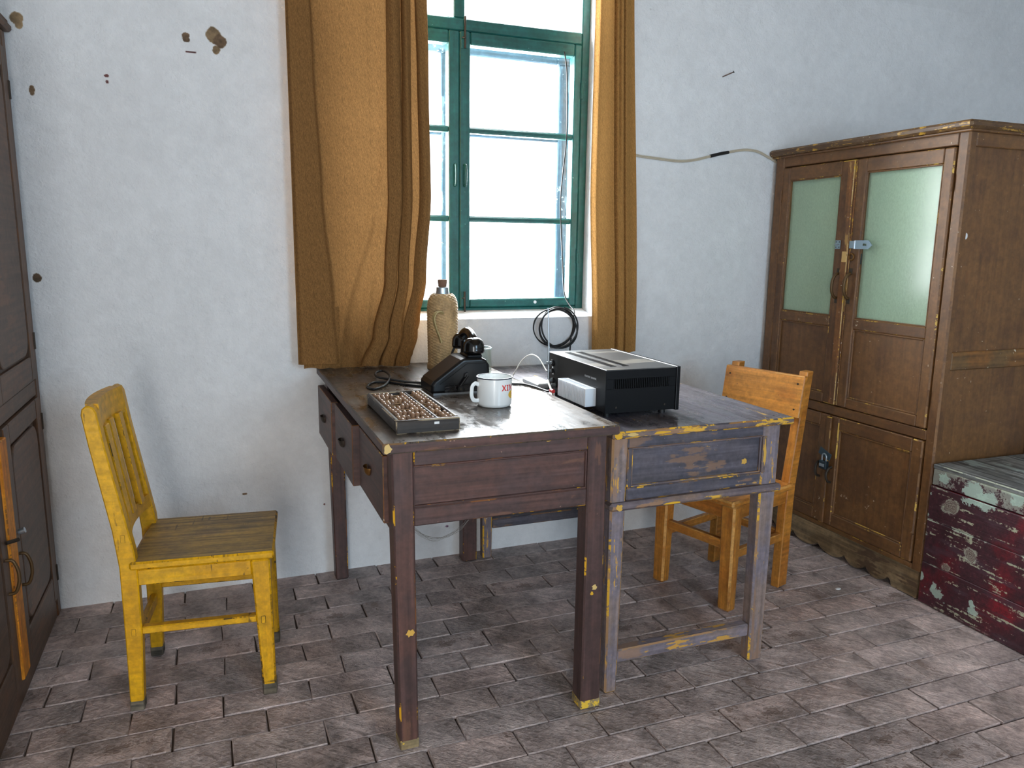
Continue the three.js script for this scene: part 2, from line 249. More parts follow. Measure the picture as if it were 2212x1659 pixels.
// floor of bricks laid in courses along the back wall
{
  const fl = struct(box(scene, 'floor', [RX0, RX1], [-0.12, -0.009], [0, RZ1], M.dirt, { c: 0.001 }), 'floor paved with worn grey-red bricks in running bond', 'floor');
  const L = 0.2255, Wd = 0.1043, gap = 0.0034, variants = [];
  for (let k = 0; k < 14; k++) {
    const j = [0, 1, 2, 3, 4, 5, 6, 7].map(() => [rr(-1, 1) * 0.0022, rr(-1, 1) * 0.0012, rr(-1, 1) * 0.0018]);
    variants.push(cbox(L - gap, 0.05, Wd - gap, rr(0.0014, 0.003), p => { const q = j[(p[0] > 0 ? 1 : 0) + (p[2] > 0 ? 2 : 0) + (p[1] > 0 ? 4 : 0)]; return [p[0] + q[0], p[1] + q[1], p[2] + q[2]]; }, 0));
  }
  camera.updateMatrixWorld(true); camera.updateProjectionMatrix();
  const inView = (x, z) => { const p = V(x, 0, z).project(camera); return Math.abs(p.x) < 1.06 && p.y > -1.08 && p.y < 1 && V(x, 0, z).applyMatrix4(camera.matrixWorldInverse).z < -0.2; };
  const rest = [];
  for (let r = 0; r * Wd + 0.09 < RZ1 + Wd; r++) {
    const zc = 0.0385 + r * Wd, off = (r & 1 ? -0.499 : -0.63) + rr(-0.012, 0.012);
    if (zc > RZ1 - 0.03) break;
    for (let k = -8; k < 20; k++) {
      const xc = off + (k + 0.5) * L; if (xc < RX0 + 0.05 || xc > RX1 - 0.05) continue;
      const v = Math.floor(rnd() * variants.length), m = Math.floor(rnd() * M.bricks.length), y = -0.0268 + rr(-0.0009, 0.0009), tz = rr(-0.0015, 0.0015), tx = rr(-0.003, 0.003), flip = rnd() < 0.5 ? Math.PI : 0;
      if (inView(xc - 0.1, zc) || inView(xc + 0.1, zc)) {
        const b = mesh(fl, 'brick', variants[v], M.bricks[m], [xc - (RX0 + RX1) / 2, y + 0.0645, zc - RZ1 / 2]); b.rotation.set(tx, flip + rr(-0.006, 0.006), tz);
      } else { const g = variants[v].clone(); g.clearGroups(); g.translate(xc - (RX0 + RX1) / 2, y + 0.0645, zc - RZ1 / 2); rest.push(g); }
    }
  }
  const s = mesh(fl, 'brick_paving', mergeGeometries(rest), M.bricks[0]); s.userData.kind = 'stuff';
}
// ------------------------------------------------------------------ window: inner casements, outer frame, panes
{
  const w = new THREE.Group(); w.name = 'window_1'; scene.add(w); struct(w, 'green wooden casement window with small panes and a weathered outer frame', 'window');
  const G = M.green, za = -0.14, zb = -0.088;
  const frame = (n, x, y, z, m = G, c = 0.004) => box(w, n, x, y, z, m, { c });
  // fixed frame
  frame('frame_jamb', [WX0, WX0 + 0.04], [WY0 + 0.02, WY1], [za - 0.01, zb]); frame('frame_jamb', [WX1 - 0.034, WX1], [WY0 + 0.02, WY1], [za - 0.01, zb]);
  frame('frame_rail', [WX0 + 0.04, WX1 - 0.034], [WY0 + 0.022, 0.977], [za - 0.01, zb]); frame('frame_rail', [WX0 + 0.04, WX1 - 0.034], [WY1 - 0.04, WY1], [za - 0.01, zb]);
  frame('transom', [WX0 + 0.04, WX1 - 0.034], [1.992, 2.036], [za - 0.01, zb + 0.002]); frame('upper_mullion', [0.396, 0.44], [2.036, WY1 - 0.04], [za - 0.005, zb]);
  for (const [x0, x1] of [[WX0 + 0.04, 0.396], [0.44, WX1 - 0.034]]) mesh(w, 'pane', new THREE.BoxGeometry(x1 - x0, WY1 - 0.04 - 2.036, 0.003), M.glass, [(x0 + x1) / 2, (2.036 + WY1 - 0.04) / 2, -0.115]);
  // two casements
  for (const [x0, x1, a, b] of [[WX0 + 0.041, 0.4165, 0.042, 0.041], [0.4175, WX1 - 0.035, 0.0415, 0.03]]) {
    const y0 = 0.978, y1 = 1.991, zf = zb + 0.004, zk = za + 0.008;
    frame('stile', [x0, x0 + a], [y0, y1], [zk, zf]); frame('stile', [x1 - b, x1], [y0, y1], [zk, zf]);
    frame('rail', [x0 + a, x1 - b], [y0, 1.01], [zk, zf]); frame('rail', [x0 + a, x1 - b], [1.946, y1], [zk, zf]);
    for (const y of [1.317, 1.645]) frame('muntin', [x0 + a - 0.004, x1 - b + 0.004], [y - 0.011, y + 0.011], [zk + 0.006, zf - 0.006], G, 0.006);
    for (const [p, q] of [[1.01, 1.306], [1.328, 1.634], [1.656, 1.946]]) mesh(w, 'pane', new THREE.BoxGeometry(x1 - b - x0 - a, q - p, 0.003), M.glass, [(x0 + a + x1 - b) / 2, (p + q) / 2, -0.113]);
    for (const y of [1.18, 1.82]) cyl(w, 'hinge', 0.006, [x0 < 0.3 ? x0 - 0.002 : x1 + 0.002, y - 0.03, zf + 0.002], [x0 < 0.3 ? x0 - 0.002 : x1 + 0.002, y + 0.03, zf + 0.002], G.f, { seg: 10 });
  }
  // shoot bolts and pull handles on the meeting stiles
  for (const [x, y, l] of [[0.436, 1.985, 0.11], [0.436, 0.995, 0.09]]) {
    const up = y > 1.5; cyl(w, 'bolt', 0.004, [x, y - l / 2, zb + 0.012], [x, y + l / 2, zb + 0.012], M.iron, { seg: 10 });
    box(w, 'bolt_plate', [x - 0.014, x + 0.014], [up ? y - 0.055 : y - 0.01, up ? y + 0.005 : y + 0.045], [zb + 0.004, zb + 0.007], G, { c: 0.001 });
    cyl(w, 'bolt_knob', 0.003, [x, y + (up ? -0.02 : 0.02), zb + 0.012], [x - 0.012, y + (up ? -0.02 : 0.02), zb + 0.022], M.iron, { seg: 8 });
  }
  for (const x of [0.398, 0.436]) tube(w, 'pull_handle', [[x, 1.44, zb + 0.004], [x, 1.44, zb + 0.018], [x, 1.455, zb + 0.024], [x, 1.50, zb + 0.024], [x, 1.515, zb + 0.018], [x, 1.515, zb + 0.004]], 0.0045, G.f, { n: 30 });
  cyl(w, 'screw', 0.006, [0.735, 0.995, zb + 0.004], [0.735, 0.995, zb + 0.009], M.white, { seg: 12 });
  // weathered outer frame behind the glass
  const oz = [-0.235, -0.2], O = M.outer;
  for (const x of [[WX0, WX0 + 0.075], [0.379, 0.455], [0.874, WX1]]) frame('outer_stile', x, [WY0 + 0.03, 1.936], oz, O);
  for (const y of [[WY0 + 0.03, 1.0], [1.936, 2.03]]) frame('outer_rail', [WX0, WX1], y, oz, O);
  for (const y of [1.317, 1.645]) for (const x of [[WX0 + 0.075, 0.379], [0.455, 0.874]]) frame('outer_muntin', x, [y - 0.009, y + 0.009], oz, O);
}
// door, and a window added for blue fill, in the wall behind the viewer (seen only as daylight and in reflections)
{
  const w = new THREE.Group(); w.name = 'window_2'; scene.add(w); struct(w, 'added green wooden window behind the viewer that lets in blue fill light', 'window');
  for (const x of [[0.5, 0.55], [0.975, 1.025], [1.45, 1.5]]) box(w, 'stile', x, [0.95, 2.5], [4.5, 4.55], M.green);
  for (const y of [[0.95, 1.0], [1.9, 1.95], [2.45, 2.5]]) box(w, 'rail', [0.55, 1.45], y, [4.505, 4.545], M.green);
  const d = new THREE.Group(); d.name = 'door_1'; scene.add(d); struct(d, 'doorway with green frame behind the viewer, door open', 'door');
  for (const x of [[-1.5, -1.46], [-0.78, -0.74]]) box(d, 'door_jamb', x, [0, 2.0], [4.45, 4.6], M.green);
  box(d, 'door_head', [-1.46, -0.78], [1.95, 2.0], [4.45, 4.6], M.green);
}
// grey pipe along the foot of the wall
{ const pz = 0.02; const t = thing('conduit_pipe', 'thin grey pipe along the white wall behind the desks', 'pipe', [0, 0, 0]);
  cyl(t, 'pipe', 0.011, [0.52, 0.172, pz], [1.0, 0.176, pz], plain(150, 158, 164, 0.5), { seg: 14 });
  for (const x of [0.6, 0.93]) box(t, 'clip', [x - 0.008, x + 0.008], [0.158, 0.188], [0.0, pz + 0.014], M.zinc, { c: 0.002 }); }
// ------------------------------------------------------------------ brown desk
function chip(parent, x, y, z, w, h) {                               // thin flake of old yellow paint on a front face
  const pts = []; for (let k = 0; k < 13; k++) { const a = k / 13 * Math.PI * 2, r = rr(0.55, 1.05); pts.push([w * r * Math.cos(a), h * r * Math.sin(a)]); }
  return extr(parent, 'paint_chip', pts, 0.0006, chipMats[Math.floor(rnd() * 3)], { pos: [x, y, z - 0.0002] });
}
const chipMats = [[214, 164, 34], [204, 160, 70], [206, 176, 110]].map(c => plain(...c, 0.6));
const taper = (l, sx, sz, k) => p => { const t = clamp(0.5 - p[1] / l); return [p[0] + sx * k * t * (p[0] * sx < 0 ? 1 : 0), p[1], p[2] + sz * k * t * (p[2] * sz < 0 ? 1 : 0)]; };
{
  const t = thing('writing_desk', 'dark brown wooden desk with three side drawers and chipped yellow edges', 'desk', [0.155, 0, 0.58]);
  const X = a => a.map(v => v - 0.155), Z = a => a.map(v => v - 0.58), D = M.desk;
  const b = (n, x, y, z, m = D, o) => box(t, n, X(x), y, Z(z), m, o);
  for (const [x, y, z, w, h] of [[-0.083, 0.307, 1.1202, 0.012, 0.011], [0.407, 0.347, 1.1202, 0.008, 0.009], [0.4, 0.331, 1.1202, 0.006, 0.006], [0.267, 0.753, 1.1172, 0.01, 0.006], [-0.134, 0.77, 1.1452, 0.012, 0.012]]) chip(t, x - 0.155, y, z - 0.58, w, h);
  b('tabletop', [-0.146, 0.452], [0.757, 0.782], [0.004, 1.145], M.desk, { c: 0.0035, edge: M.deskTop.e, top: M.deskTop.f, grain: 2 });
  const H = 0.757;
  for (const [x, z, sx, sz] of [[[-0.122, -0.07], [1.066, 1.12], 1, -1], [[0.378, 0.43], [1.066, 1.12], -1, -1], [[-0.122, -0.07], [0.035, 0.087], 1, 1], [[0.378, 0.43], [0.035, 0.087], -1, 1]])
    b('leg', x, [0, H], z, D, { c: 0.004, warp: p => { const k = clamp(0.5 - p[1] / H); return [p[0] + (sx > 0 ? (p[0] < 0 ? 0.0125 : 0.006) * k : (p[0] > 0 ? 0.005 * k : 0)), p[1], p[2]]; } });
  for (const x of [[-0.1102, -0.0637], [0.3777, 0.4353]]) box(t, 'worn_foot', X(x), [0.0005, 0.026], Z([1.0657, 1.1203]), M.paleTip, { c: 0.002 });
  // front end: rails and panel
  b('rail', [-0.07, 0.378], [0.716, H], [1.092, 1.117], D); b('rail', [-0.07, 0.378], [0.571, 0.617], [1.092, 1.117], D);
  b('panel', [-0.072, 0.38], [0.615, 0.718], [1.094, 1.107], D, { c: 0.001 });
  for (const y of [0.617, 0.713]) b('panel_moulding', [-0.07, 0.378], [y - 0.0015, y + 0.0035], [1.106, 1.1135], D, { c: 0.002 });
  for (const x of [-0.07, 0.374]) b('panel_moulding', [x, x + 0.004], [0.62, 0.713], [1.106, 1.1135], D, { c: 0.0015 });
  b('rear_panel', [-0.07, 0.378], [0.571, H], [0.045, 0.065], D); b('side_panel', [0.404, 0.424], [0.571, H], [0.087, 1.066], D);
  // drawer side
  b('drawer_rail', [-0.118, -0.09], [0.553, 0.575], [0.087, 1.066], D); b('drawer_rail', [-0.118, -0.09], [0.735, H], [0.087, 1.066], D);
  for (const z of [0.414, 0.744]) b('drawer_divider', [-0.117, -0.08], [0.575, 0.735], [z - 0.008, z + 0.008], D);
  const zs = [[0.092, 0.404], [0.424, 0.734], [0.754, 1.062]], out = [0.024, 0.016, 0.0];
  zs.forEach(([a, c], i) => {
    const x1 = -0.118 - out[i], f = b('drawer_front', [x1 - 0.012, x1 + 0.01], [0.566 - (i < 2 ? 0.006 : 0), 0.732], [a, c], D, { c: 0.002, edge: M.cabWorn.f, grain: 2 });
    const mid = 0, bodyW = 0.2;
    box(f, 'drawer_box', [0.011, 0.011 + bodyW], [-0.07, 0.06], [-(c - a) / 2 + 0.012, (c - a) / 2 - 0.012], D, { c: 0.001 });
    // shell pull
    const pr = []; for (let k = 0; k <= 8; k++) { const u = k / 8 * Math.PI / 2; pr.push([0.024 * Math.cos(u), 0.014 * Math.sin(u)]); }
    const g = new THREE.LatheGeometry(pr.map(q => new THREE.Vector2(...q)), 20, 0, Math.PI); g.rotateZ(Math.PI / 2); g.rotateX(Math.PI);
    const pm = mesh(f, 'cup_pull', g, i === 2 ? M.brass : M.iron, [-0.0115, 0.01, i === 2 ? -0.02 : 0]); pm.material.side = THREE.DoubleSide;
  });
}
// ------------------------------------------------------------------ purple-grey desk
{
  const t = thing('side_desk', 'worn purple-grey wooden desk with yellow paint showing through', 'desk', [0.747, 0, 0.55]);
  const X = a => a.map(v => v - 0.747), Z = a => a.map(v => v - 0.55), D = M.bench;
  const b = (n, x, y, z, m = D, o) => box(t, n, X(x), y, Z(z), m, o);
  for (const [x, y, z, w, h] of [[0.487, 0.543, 1.0922, 0.012, 0.011], [0.958, 0.65, 1.0806, 0.0055, 0.045], [0.47, 0.742, 1.1062, 0.013, 0.009], [0.51, 0.744, 1.1062, 0.02, 0.006], [0.6, 0.743, 1.1062, 0.03, 0.004], [0.9, 0.625, 1.0662, 0.012, 0.01], [0.65, 0.539, 1.0922, 0.03, 0.004]]) chip(t, x - 0.747, y, z - 0.55, w, h);
  b('tabletop', [0.4545, 1.034], [0.733, 0.753], [0.004, 1.106], M.benchEdge, { c: 0.004, grain: 2, edge: M.benchTop.e, top: M.benchTop.f });
  const H = 0.733;
  for (const [x, z] of [[[0.468, 0.516], [1.034, 1.08]], [[0.952, 1.012], [1.03, 1.078]], [[0.455, 0.503], [0.045, 0.09]], [[0.952, 1.008], [0.045, 0.09]]])
    b('leg', x, [0, H], z, M.benchLeg, { c: 0.005, warp: p => { const k = clamp(0.3 - p[1] / H) * 0.012; return [p[0] - Math.sign(p[0]) * k * 0.6, p[1], p[2] - Math.sign(p[2]) * k * 0.4]; } });
  b('rail', [0.516, 0.952], [0.698, H], [1.05, 1.078], D); b('rail', [0.516, 0.952], [0.555, 0.59], [1.05, 1.078], D); b('panel', [0.514, 0.954], [0.588, 0.7], [1.052, 1.066], D, { c: 0.001 });
  b('panel_stile', [0.516, 0.53], [0.59, 0.698], [1.05, 1.0785], D); b('panel_stile', [0.952, 0.966], [0.59, 0.698], [1.05, 1.0805], M.benchEdge);
  for (const y of [0.59, 0.694]) b('panel_moulding', [0.53, 0.952], [y - 0.001, y + 0.005], [1.064, 1.0735], M.benchEdge, { c: 0.002 });
  for (const x of [0.53, 0.947]) b('panel_moulding', [x, x + 0.005], [0.595, 0.694], [1.064, 1.0735], M.benchEdge, { c: 0.002 });
  b('base_moulding', [0.462, 1.02], [0.532, 0.555], [1.03, 1.092], M.benchEdge, { c: 0.008, edge: M.benchEdge.f }); b('base_moulding', [0.462, 0.475], [0.532, 0.555], [0.06, 1.03], D, { c: 0.005 });
  b('side_panel', [0.472, 0.492], [0.555, H], [0.09, 1.034], D); b('side_panel', [0.985, 1.005], [0.6, H], [0.09, 1.03], D); b('rear_panel', [0.503, 0.952], [0.58, H], [0.05, 0.07], D);
  b('stretcher', [0.512, 0.955], [0.082, 0.121], [1.038, 1.07], M.benchLeg, { c: 0.004 }); b('stretcher', [0.5, 0.955], [0.12, 0.16], [0.055, 0.083], D, { c: 0.004 });
}
// ------------------------------------------------------------------ chairs (front towards +x of their own axes)
function curvedRail(parent, name, z0, z1, y0, y1, xAt, thick, bow, m) {   // back rail bowed backwards in plan
  const n = 14, P = [], I = [], U = [];
  for (let i = 0; i <= n; i++) { const s = i / n, z = lerp(z0, z1, s), bw = bow * (1 - (2 * s - 1) ** 2);
    for (const [dx, y] of [[0, y0], [0, y1], [-thick, y1], [-thick, y0]]) { P.push(xAt(y) + dx - bw, y, z); U.push(z + 0.7, y + dx); } }
  for (let i = 0; i < n; i++) for (let k = 0; k < 4; k++) { const a = i * 4 + k, b = i * 4 + (k + 1) % 4, c = a + 4, d = b + 4; I.push(a, c, b, b, c, d); }
  I.push(0, 1, 2, 0, 2, 3); const e = n * 4; I.push(e, e + 2, e + 1, e, e + 3, e + 2);
  let g = new THREE.BufferGeometry(); g.setAttribute('position', new THREE.Float32BufferAttribute(P, 3)); g.setAttribute('uv', new THREE.Float32BufferAttribute(U, 2)); g.setIndex(I); g = g.toNonIndexed(); g.computeVertexNormals();
  return mesh(parent, name, g, m.f);
}
// post that runs from the floor to the top of the back, leaning above the seat
function post(parent, z, front, back, w, m) {                        // front/back: lists of [x, y] from bottom to top
  const pts = [...front, ...back.slice().reverse()];
  return extr(parent, 'back_post', pts, w, m.f, { bevel: 0.003, bs: 1, pos: [0, 0, z - w / 2] });
}
{
  const t = thing('wooden_chair', 'bright yellow painted wooden chair with slatted back by the white wall', 'chair', [-0.531, 0, 0.582], -0.109);
  const Y = M.yellow, back = y => -0.153 - 0.062 * sst(0.36, 0.84, y) - 0.004;
  for (const s of [1, -1]) {
    const z = s * 0.142;
    post(t, z, [[-0.158, 0.001], [-0.148, 0.22], [-0.148, 0.375], [-0.152, 0.44], [-0.2, 0.72], [-0.212, 0.806], [-0.218, 0.818], [-0.228, 0.823]], [[-0.19, 0.001], [-0.189, 0.22], [-0.19, 0.4], [-0.2, 0.5], [-0.236, 0.72], [-0.247, 0.8], [-0.244, 0.815], [-0.236, 0.822]], 0.034, Y);
    box(t, 'leg', [0.126, 0.175], [0, 0.392], [z - 0.02, z + 0.02], Y, { c: 0.004, warp: p => { const k = clamp(0.5 - p[1] / 0.392); return [p[0] + (p[0] < 0 ? 0.018 * k : 0.002 * k), p[1], p[2] - s * (p[2] * s < 0 ? -0.004 : 0) * k]; } });
    box(t, 'seat_rail', [-0.15, 0.128], [0.348, 0.392], [z - 0.014, z + 0.014], Y);
    box(t, 'stretcher', [-0.15, 0.135], [0.212, 0.232], [z - 0.012, z + 0.012], Y, { edge: M.yellow.e });
  }
  box(t, 'seat_rail', [0.138, 0.166], [0.345, 0.392], [-0.122, 0.122], Y); box(t, 'seat_rail', [-0.18, -0.156], [0.345, 0.392], [-0.125, 0.125], Y);
  box(t, 'stretcher', [0.14, 0.165], [0.26, 0.3], [-0.122, 0.122], Y); box(t, 'stretcher', [-0.178, -0.16], [0.17, 0.2], [-0.125, 0.125], Y);
  box(t, 'seat', [-0.166, 0.186], [0.3935, 0.415], [-0.166, 0.166], M.yellow, { c: 0.005, top: M.yellowSeat.f, edge: M.yellow.e, grain: 0 });
  for (const [x, y, z] of [[-0.176, 0.478, 0.159], [-0.168, 0.222, 0.159], [0.152, 0.222, 0.1625]]) box(t, 'tenon', [x - 0.006, x + 0.006], [y - 0.011, y + 0.011], [z - 0.004, z + 0.0006], M.yellow, { c: 0.0015, edge: M.rubber });
  for (const z of [-0.142, 0.142]) { box(t, 'worn_foot', [-0.1907, -0.1565], [0.0005, 0.03], [z - 0.0175, z + 0.0175], M.tip, { c: 0.002 }); box(t, 'worn_foot', [0.1425, 0.178], [0.0005, 0.034], [z - 0.0205, z + 0.0205], M.tip, { c: 0.002 }); }
  curvedRail(t, 'top_rail', -0.127, 0.127, 0.748, 0.822, y => -0.203 - 0.1 * (y - 0.72), 0.03, 0.016, Y);
  curvedRail(t, 'lower_rail', -0.127, 0.127, 0.468, 0.505, y => -0.156 - 0.1 * (y - 0.44), 0.024, 0.018, Y);
  for (const z of [-0.075, 0, 0.075]) { const bw = 0.018 * (1 - (z / 0.127) ** 2);
    box(t, 'back_slat', [-0.008, 0.008], [-0.131, 0.131], [-0.02, 0.02], Y, { c: 0.002, warp: p => [p[0] - 0.185 - bw - 0.155 * p[1], p[1] + 0.627, p[2] + z] }); }
}
{
  const t = thing('wooden_chair', 'varnished orange-brown wooden chair with broad back board pushed under the purple-grey desk', 'chair', [1.22, 0, 0.58], Math.PI + 0.293);
  const O = M.orange;
  for (const s of [1, -1]) {
    const z = s * 0.143;
    post(t, z, [[-0.128, 0.001], [-0.135, 0.3], [-0.142, 0.38], [-0.2, 0.74], [-0.208, 0.792]], [[-0.18, 0.001], [-0.184, 0.3], [-0.188, 0.38], [-0.238, 0.74], [-0.246, 0.792]], 0.034, O);
    box(t, 'leg', [0.135, 0.185], [0, 0.375], [z - 0.028, z + 0.028], O, { c: 0.007, warp: p => { const k = clamp(0.5 - p[1] / 0.375); return [p[0] + (p[0] < 0 ? 0.008 * k : -0.002 * k), p[1], p[2] - s * 0.006 * k * (p[2] * s < 0 ? -1 : 0)]; } });
    box(t, 'seat_rail', [-0.15, 0.137], [0.32, 0.373], [z - 0.012, z + 0.012], O); box(t, 'stretcher', [-0.15, 0.14], [0.178, 0.208], [z - 0.011, z + 0.011], O);
  }
  box(t, 'seat_rail', [0.147, 0.172], [0.32, 0.373], [-0.12, 0.12], O); box(t, 'seat_rail', [-0.175, -0.15], [0.32, 0.373], [-0.125, 0.125], O);
  box(t, 'stretcher', [0.152, 0.174], [0.213, 0.245], [-0.118, 0.118], O); box(t, 'stretcher', [-0.172, -0.15], [0.178, 0.208], [-0.125, 0.125], O);
  box(t, 'seat', [-0.16, 0.2], [0.374, 0.395], [-0.175, 0.175], O, { c: 0.006 });
  box(t, 'back_board', [-0.01, 0.01], [-0.074, 0.074], [-0.166, 0.166], O, { c: 0.003, warp: p => [p[0] - 0.1812 - 0.155 * p[1], p[1] + 0.705, p[2]] });
  for (const [y, z] of [[0.75, 0.143], [0.66, 0.143], [0.75, -0.143], [0.66, -0.143]]) cyl(t, 'nail', 0.0035, [-0.178 - 0.155 * (y - 0.705), y, z], [-0.1695 - 0.155 * (y - 0.705), y, z], M.iron, { seg: 8 });
}
// ------------------------------------------------------------------ brown glazed cabinet (front faces -x)
{
  const t = thing('glazed_cabinet', 'brown wooden cabinet with two green-curtained glass doors and scalloped base', 'cabinet', [1.8, 0, 0.478]);
  const Z = a => a.map(v => v - 0.478), C = M.cab;                    // own x = 0 at the front
  const b = (n, x, y, z, m = C, o) => box(t, n, x, y, Z(z), m, o);
  const D = 0.5;
  // carcase
  for (const z of [[0.022, 0.074], [0.894, 0.936]]) { b('corner_post', [0, 0.036], [0.02, 1.604], z, C, { c: 0.006 }); b('rear_post', [D - 0.036, D], [0.02, 1.604], z[0] < 0.5 ? [0.022, 0.058] : [0.9, 0.936], C); }
  b('top_rail', [0.002, 0.03], [1.557, 1.604], [0.074, 0.894]); b('middle_rail', [0.002, 0.03], [0.57, 0.607], [0.074, 0.894]); b('bottom_rail', [0.002, 0.03], [0.098, 0.117], [0.074, 0.894]);
  b('back_panel', [D - 0.012, D - 0.002], [0.1, 1.6], [0.06, 0.9], C, { c: 0.001 }); b('bottom_board', [0.03, D - 0.012], [0.1, 0.116], [0.06, 0.9], C); b('shelf', [0.04, D - 0.012], [0.58, 0.6], [0.06, 0.9], C);
  for (const z of [0.93, 0.03]) {                                        // framed sides
    const s = z > 0.5 ? 1 : -1, zz = s > 0 ? [0.908, 0.9335] : [0.0245, 0.05], pp = s > 0 ? [0.908, 0.924] : [0.034, 0.05];
    b('side_rail', [0.036, D - 0.036], [1.552, 1.604], zz); b('side_rail', [0.036, D - 0.036], [0.82, 0.882], zz, M.cabRub); b('side_rail', [0.036, D - 0.036], [0.1, 0.16], zz);
    b('side_panel', [0.03, D - 0.03], [0.88, 1.555], pp, C, { c: 0.001, grain: 1 }); b('side_panel', [0.03, D - 0.03], [0.158, 0.822], pp, C, { c: 0.001, grain: 1 });
  }
  { // cornice: rounded board on a cove
    const cn = mesh(t, 'cornice', cbox(D + 0.03, 0.027, 0.956, 0.011, null, 2), [M.cabCorn.f, M.cabCorn.e], [D / 2 - 0.008, 1.6175, -0.001]);
    box(cn, 'cove', [-D / 2 - 0.002, D / 2], [-0.022, -0.013], [-0.47, 0.47], C, { c: 0.003 });
  }
  // doors
  const door = (z0, z1, y0, y1, panes, hs) => {
    const d = new THREE.Group(); d.name = 'door'; d.position.set(0, 0, Z([(z0 + z1) / 2])[0]); t.add(d); const zc = (z0 + z1) / 2, z = a => a.map(v => v - zc), [s0, s1] = hs;
    box(d, 'stile', [-0.004, 0.02], [y0, y1], z([z0, s0]), C, { c: 0.0045 }); box(d, 'stile', [-0.004, 0.02], [y0, y1], z([s1, z1]), C, { c: 0.0045 });
    let prev = y0; for (const [a, c, kind] of panes) {
      box(d, 'rail', [-0.0035, 0.0195], [prev, a], z([s0, s1]), C); prev = c;
      if (kind === 'glass') {
        mesh(d, 'glass_pane', new THREE.BoxGeometry(0.003, c - a, s1 - s0), M.cabGlass, [0.006, (a + c) / 2, (s0 + s1) / 2 - zc]);
        const g = new THREE.PlaneGeometry(s1 - s0 + 0.016, c - a + 0.016, 24, 24), P = g.attributes.position, ph = rnd() * 6;
        for (let i = 0; i < P.count; i++) { const x = P.getX(i), y = P.getY(i); P.setZ(i, 0.0016 * Math.sin(x * 42 + 6 * y + ph) * clamp(0.4 + x * 2) + 0.001 * Math.sin(x * 24 - y * 13 + ph)); }
        g.rotateY(-Math.PI / 2); g.computeVertexNormals(); const cl = mesh(d, 'cloth_lining', g, M.sage, [0.0135, (a + c) / 2, (s0 + s1) / 2 - zc], 'pale green cloth behind the glass'); cl.material.side = THREE.DoubleSide;
        for (const zz of [s0, s1 - 0.005]) box(d, 'glazing_bead', [-0.001, 0.004], [a, c], z([zz, zz + 0.005]), C, { c: 0.002 });
        for (const yy of [a, c - 0.005]) box(d, 'glazing_bead', [-0.001, 0.004], [yy, yy + 0.005], z([s0 + 0.005, s1 - 0.005]), C, { c: 0.002 });
      } else {
        box(d, 'panel', [0.006, 0.015], [a - 0.004, c + 0.004], z([s0 - 0.004, s1 + 0.004]), C, { c: 0.001, grain: 1 });
        for (const zz of [s0, s1 - 0.007]) box(d, 'panel_moulding', [-0.001, 0.008], [a, c], z([zz, zz + 0.007]), C, { c: 0.003 });
        for (const yy of [a, c - 0.007]) box(d, 'panel_moulding', [-0.001, 0.008], [yy, yy + 0.007], z([s0 + 0.007, s1 - 0.007]), C, { c: 0.003 });
      }
    }
    box(d, 'rail', [-0.0035, 0.0195], [prev, y1], z([s0, s1]), C);
    return [d, zc];
  };
  const [dl, zl] = door(0.077, 0.474, 0.611, 1.553, [[0.65, 0.92, 'panel'], [0.96, 1.5, 'glass']], [0.12, 0.404]);
  const [dr, zr] = door(0.482, 0.891, 0.611, 1.553, [[0.65, 0.92, 'panel'], [0.96, 1.503, 'glass']], [0.528, 0.85]);
  const [el, yl] = door(0.077, 0.452, 0.12, 0.567, [[0.17, 0.517, 'panel']], [0.12, 0.404]);
  const [er, yr] = door(0.46, 0.891, 0.12, 0.567, [[0.17, 0.517, 'panel']], [0.506, 0.846]);
  box(dl, 'meeting_strip', [-0.012, -0.004], [0.614, 1.55], [0.444 - zl, 0.477 - zl], M.cabWorn, { c: 0.003, label: 'worn orange-brown strip with yellow chips along the meeting edge' });
  box(dr, 'door_edge', [-0.0052, 0.018], [0.614, 1.55], [0.4785 - zr, 0.484 - zr], M.cabWorn, { c: 0.001 });
  box(er, 'meeting_strip', [-0.013, -0.004], [0.122, 0.562], [0.447 - yr, 0.472 - yr], C, { c: 0.004, edge: M.cabWorn.f });
  const bow = (d, y, z, l, m) => tube(d, 'bow_handle', [[-0.004, y - l, z], [-0.016, y - l * 0.92, z], [-0.03, y - l * 0.5, z], [-0.033, y, z], [-0.03, y + l * 0.5, z], [-0.016, y + l * 0.92, z], [-0.004, y + l, z]], 0.0055, m, { n: 40, label: 'bent brass handle' });
  bow(dl, 1.08, 0.434 - zl, 0.048, M.bronze); bow(dr, 1.082, 0.496 - zr, 0.048, M.bronze);
  for (const [d, zz, yy] of [[dl, 0.434 - zl, 1.08], [dr, 0.496 - zr, 1.082]]) for (const s of [-1, 1]) box(d, 'handle_plate', [-0.0065, -0.0035], [yy + s * 0.056 - 0.011, yy + s * 0.056 + 0.011], [zz - 0.008, zz + 0.008], M.iron, { c: 0.001 });
  // open hasp of the right door and its staple on the left door
  { const h = new THREE.Group(); h.name = 'hasp'; h.position.set(-0.0055, 1.238, 0.49 - zr); h.userData.label = 'pale steel hasp folded open'; dr.add(h);
    box(h, 'hasp_plate', [-0.0015, 0.001], [-0.014, 0.014], [-0.012, 0.014], M.zinc, { c: 0.0005 }); cyl(h, 'hasp_knuckle', 0.004, [-0.003, -0.015, 0.016], [-0.003, 0.015, 0.016], M.steel, { seg: 10 });
    const o = extr(h, 'hasp_tongue', [[0.018, -0.016], [0.082, -0.016], [0.1, -0.002], [0.082, 0.016], [0.018, 0.016]], 0.002, M.zinc, { holes: [[[0.055, -0.004], [0.055, 0.004], [0.073, 0.004], [0.073, -0.004]]] }); o.rotation.y = -Math.PI / 2; o.position.x = -0.001;
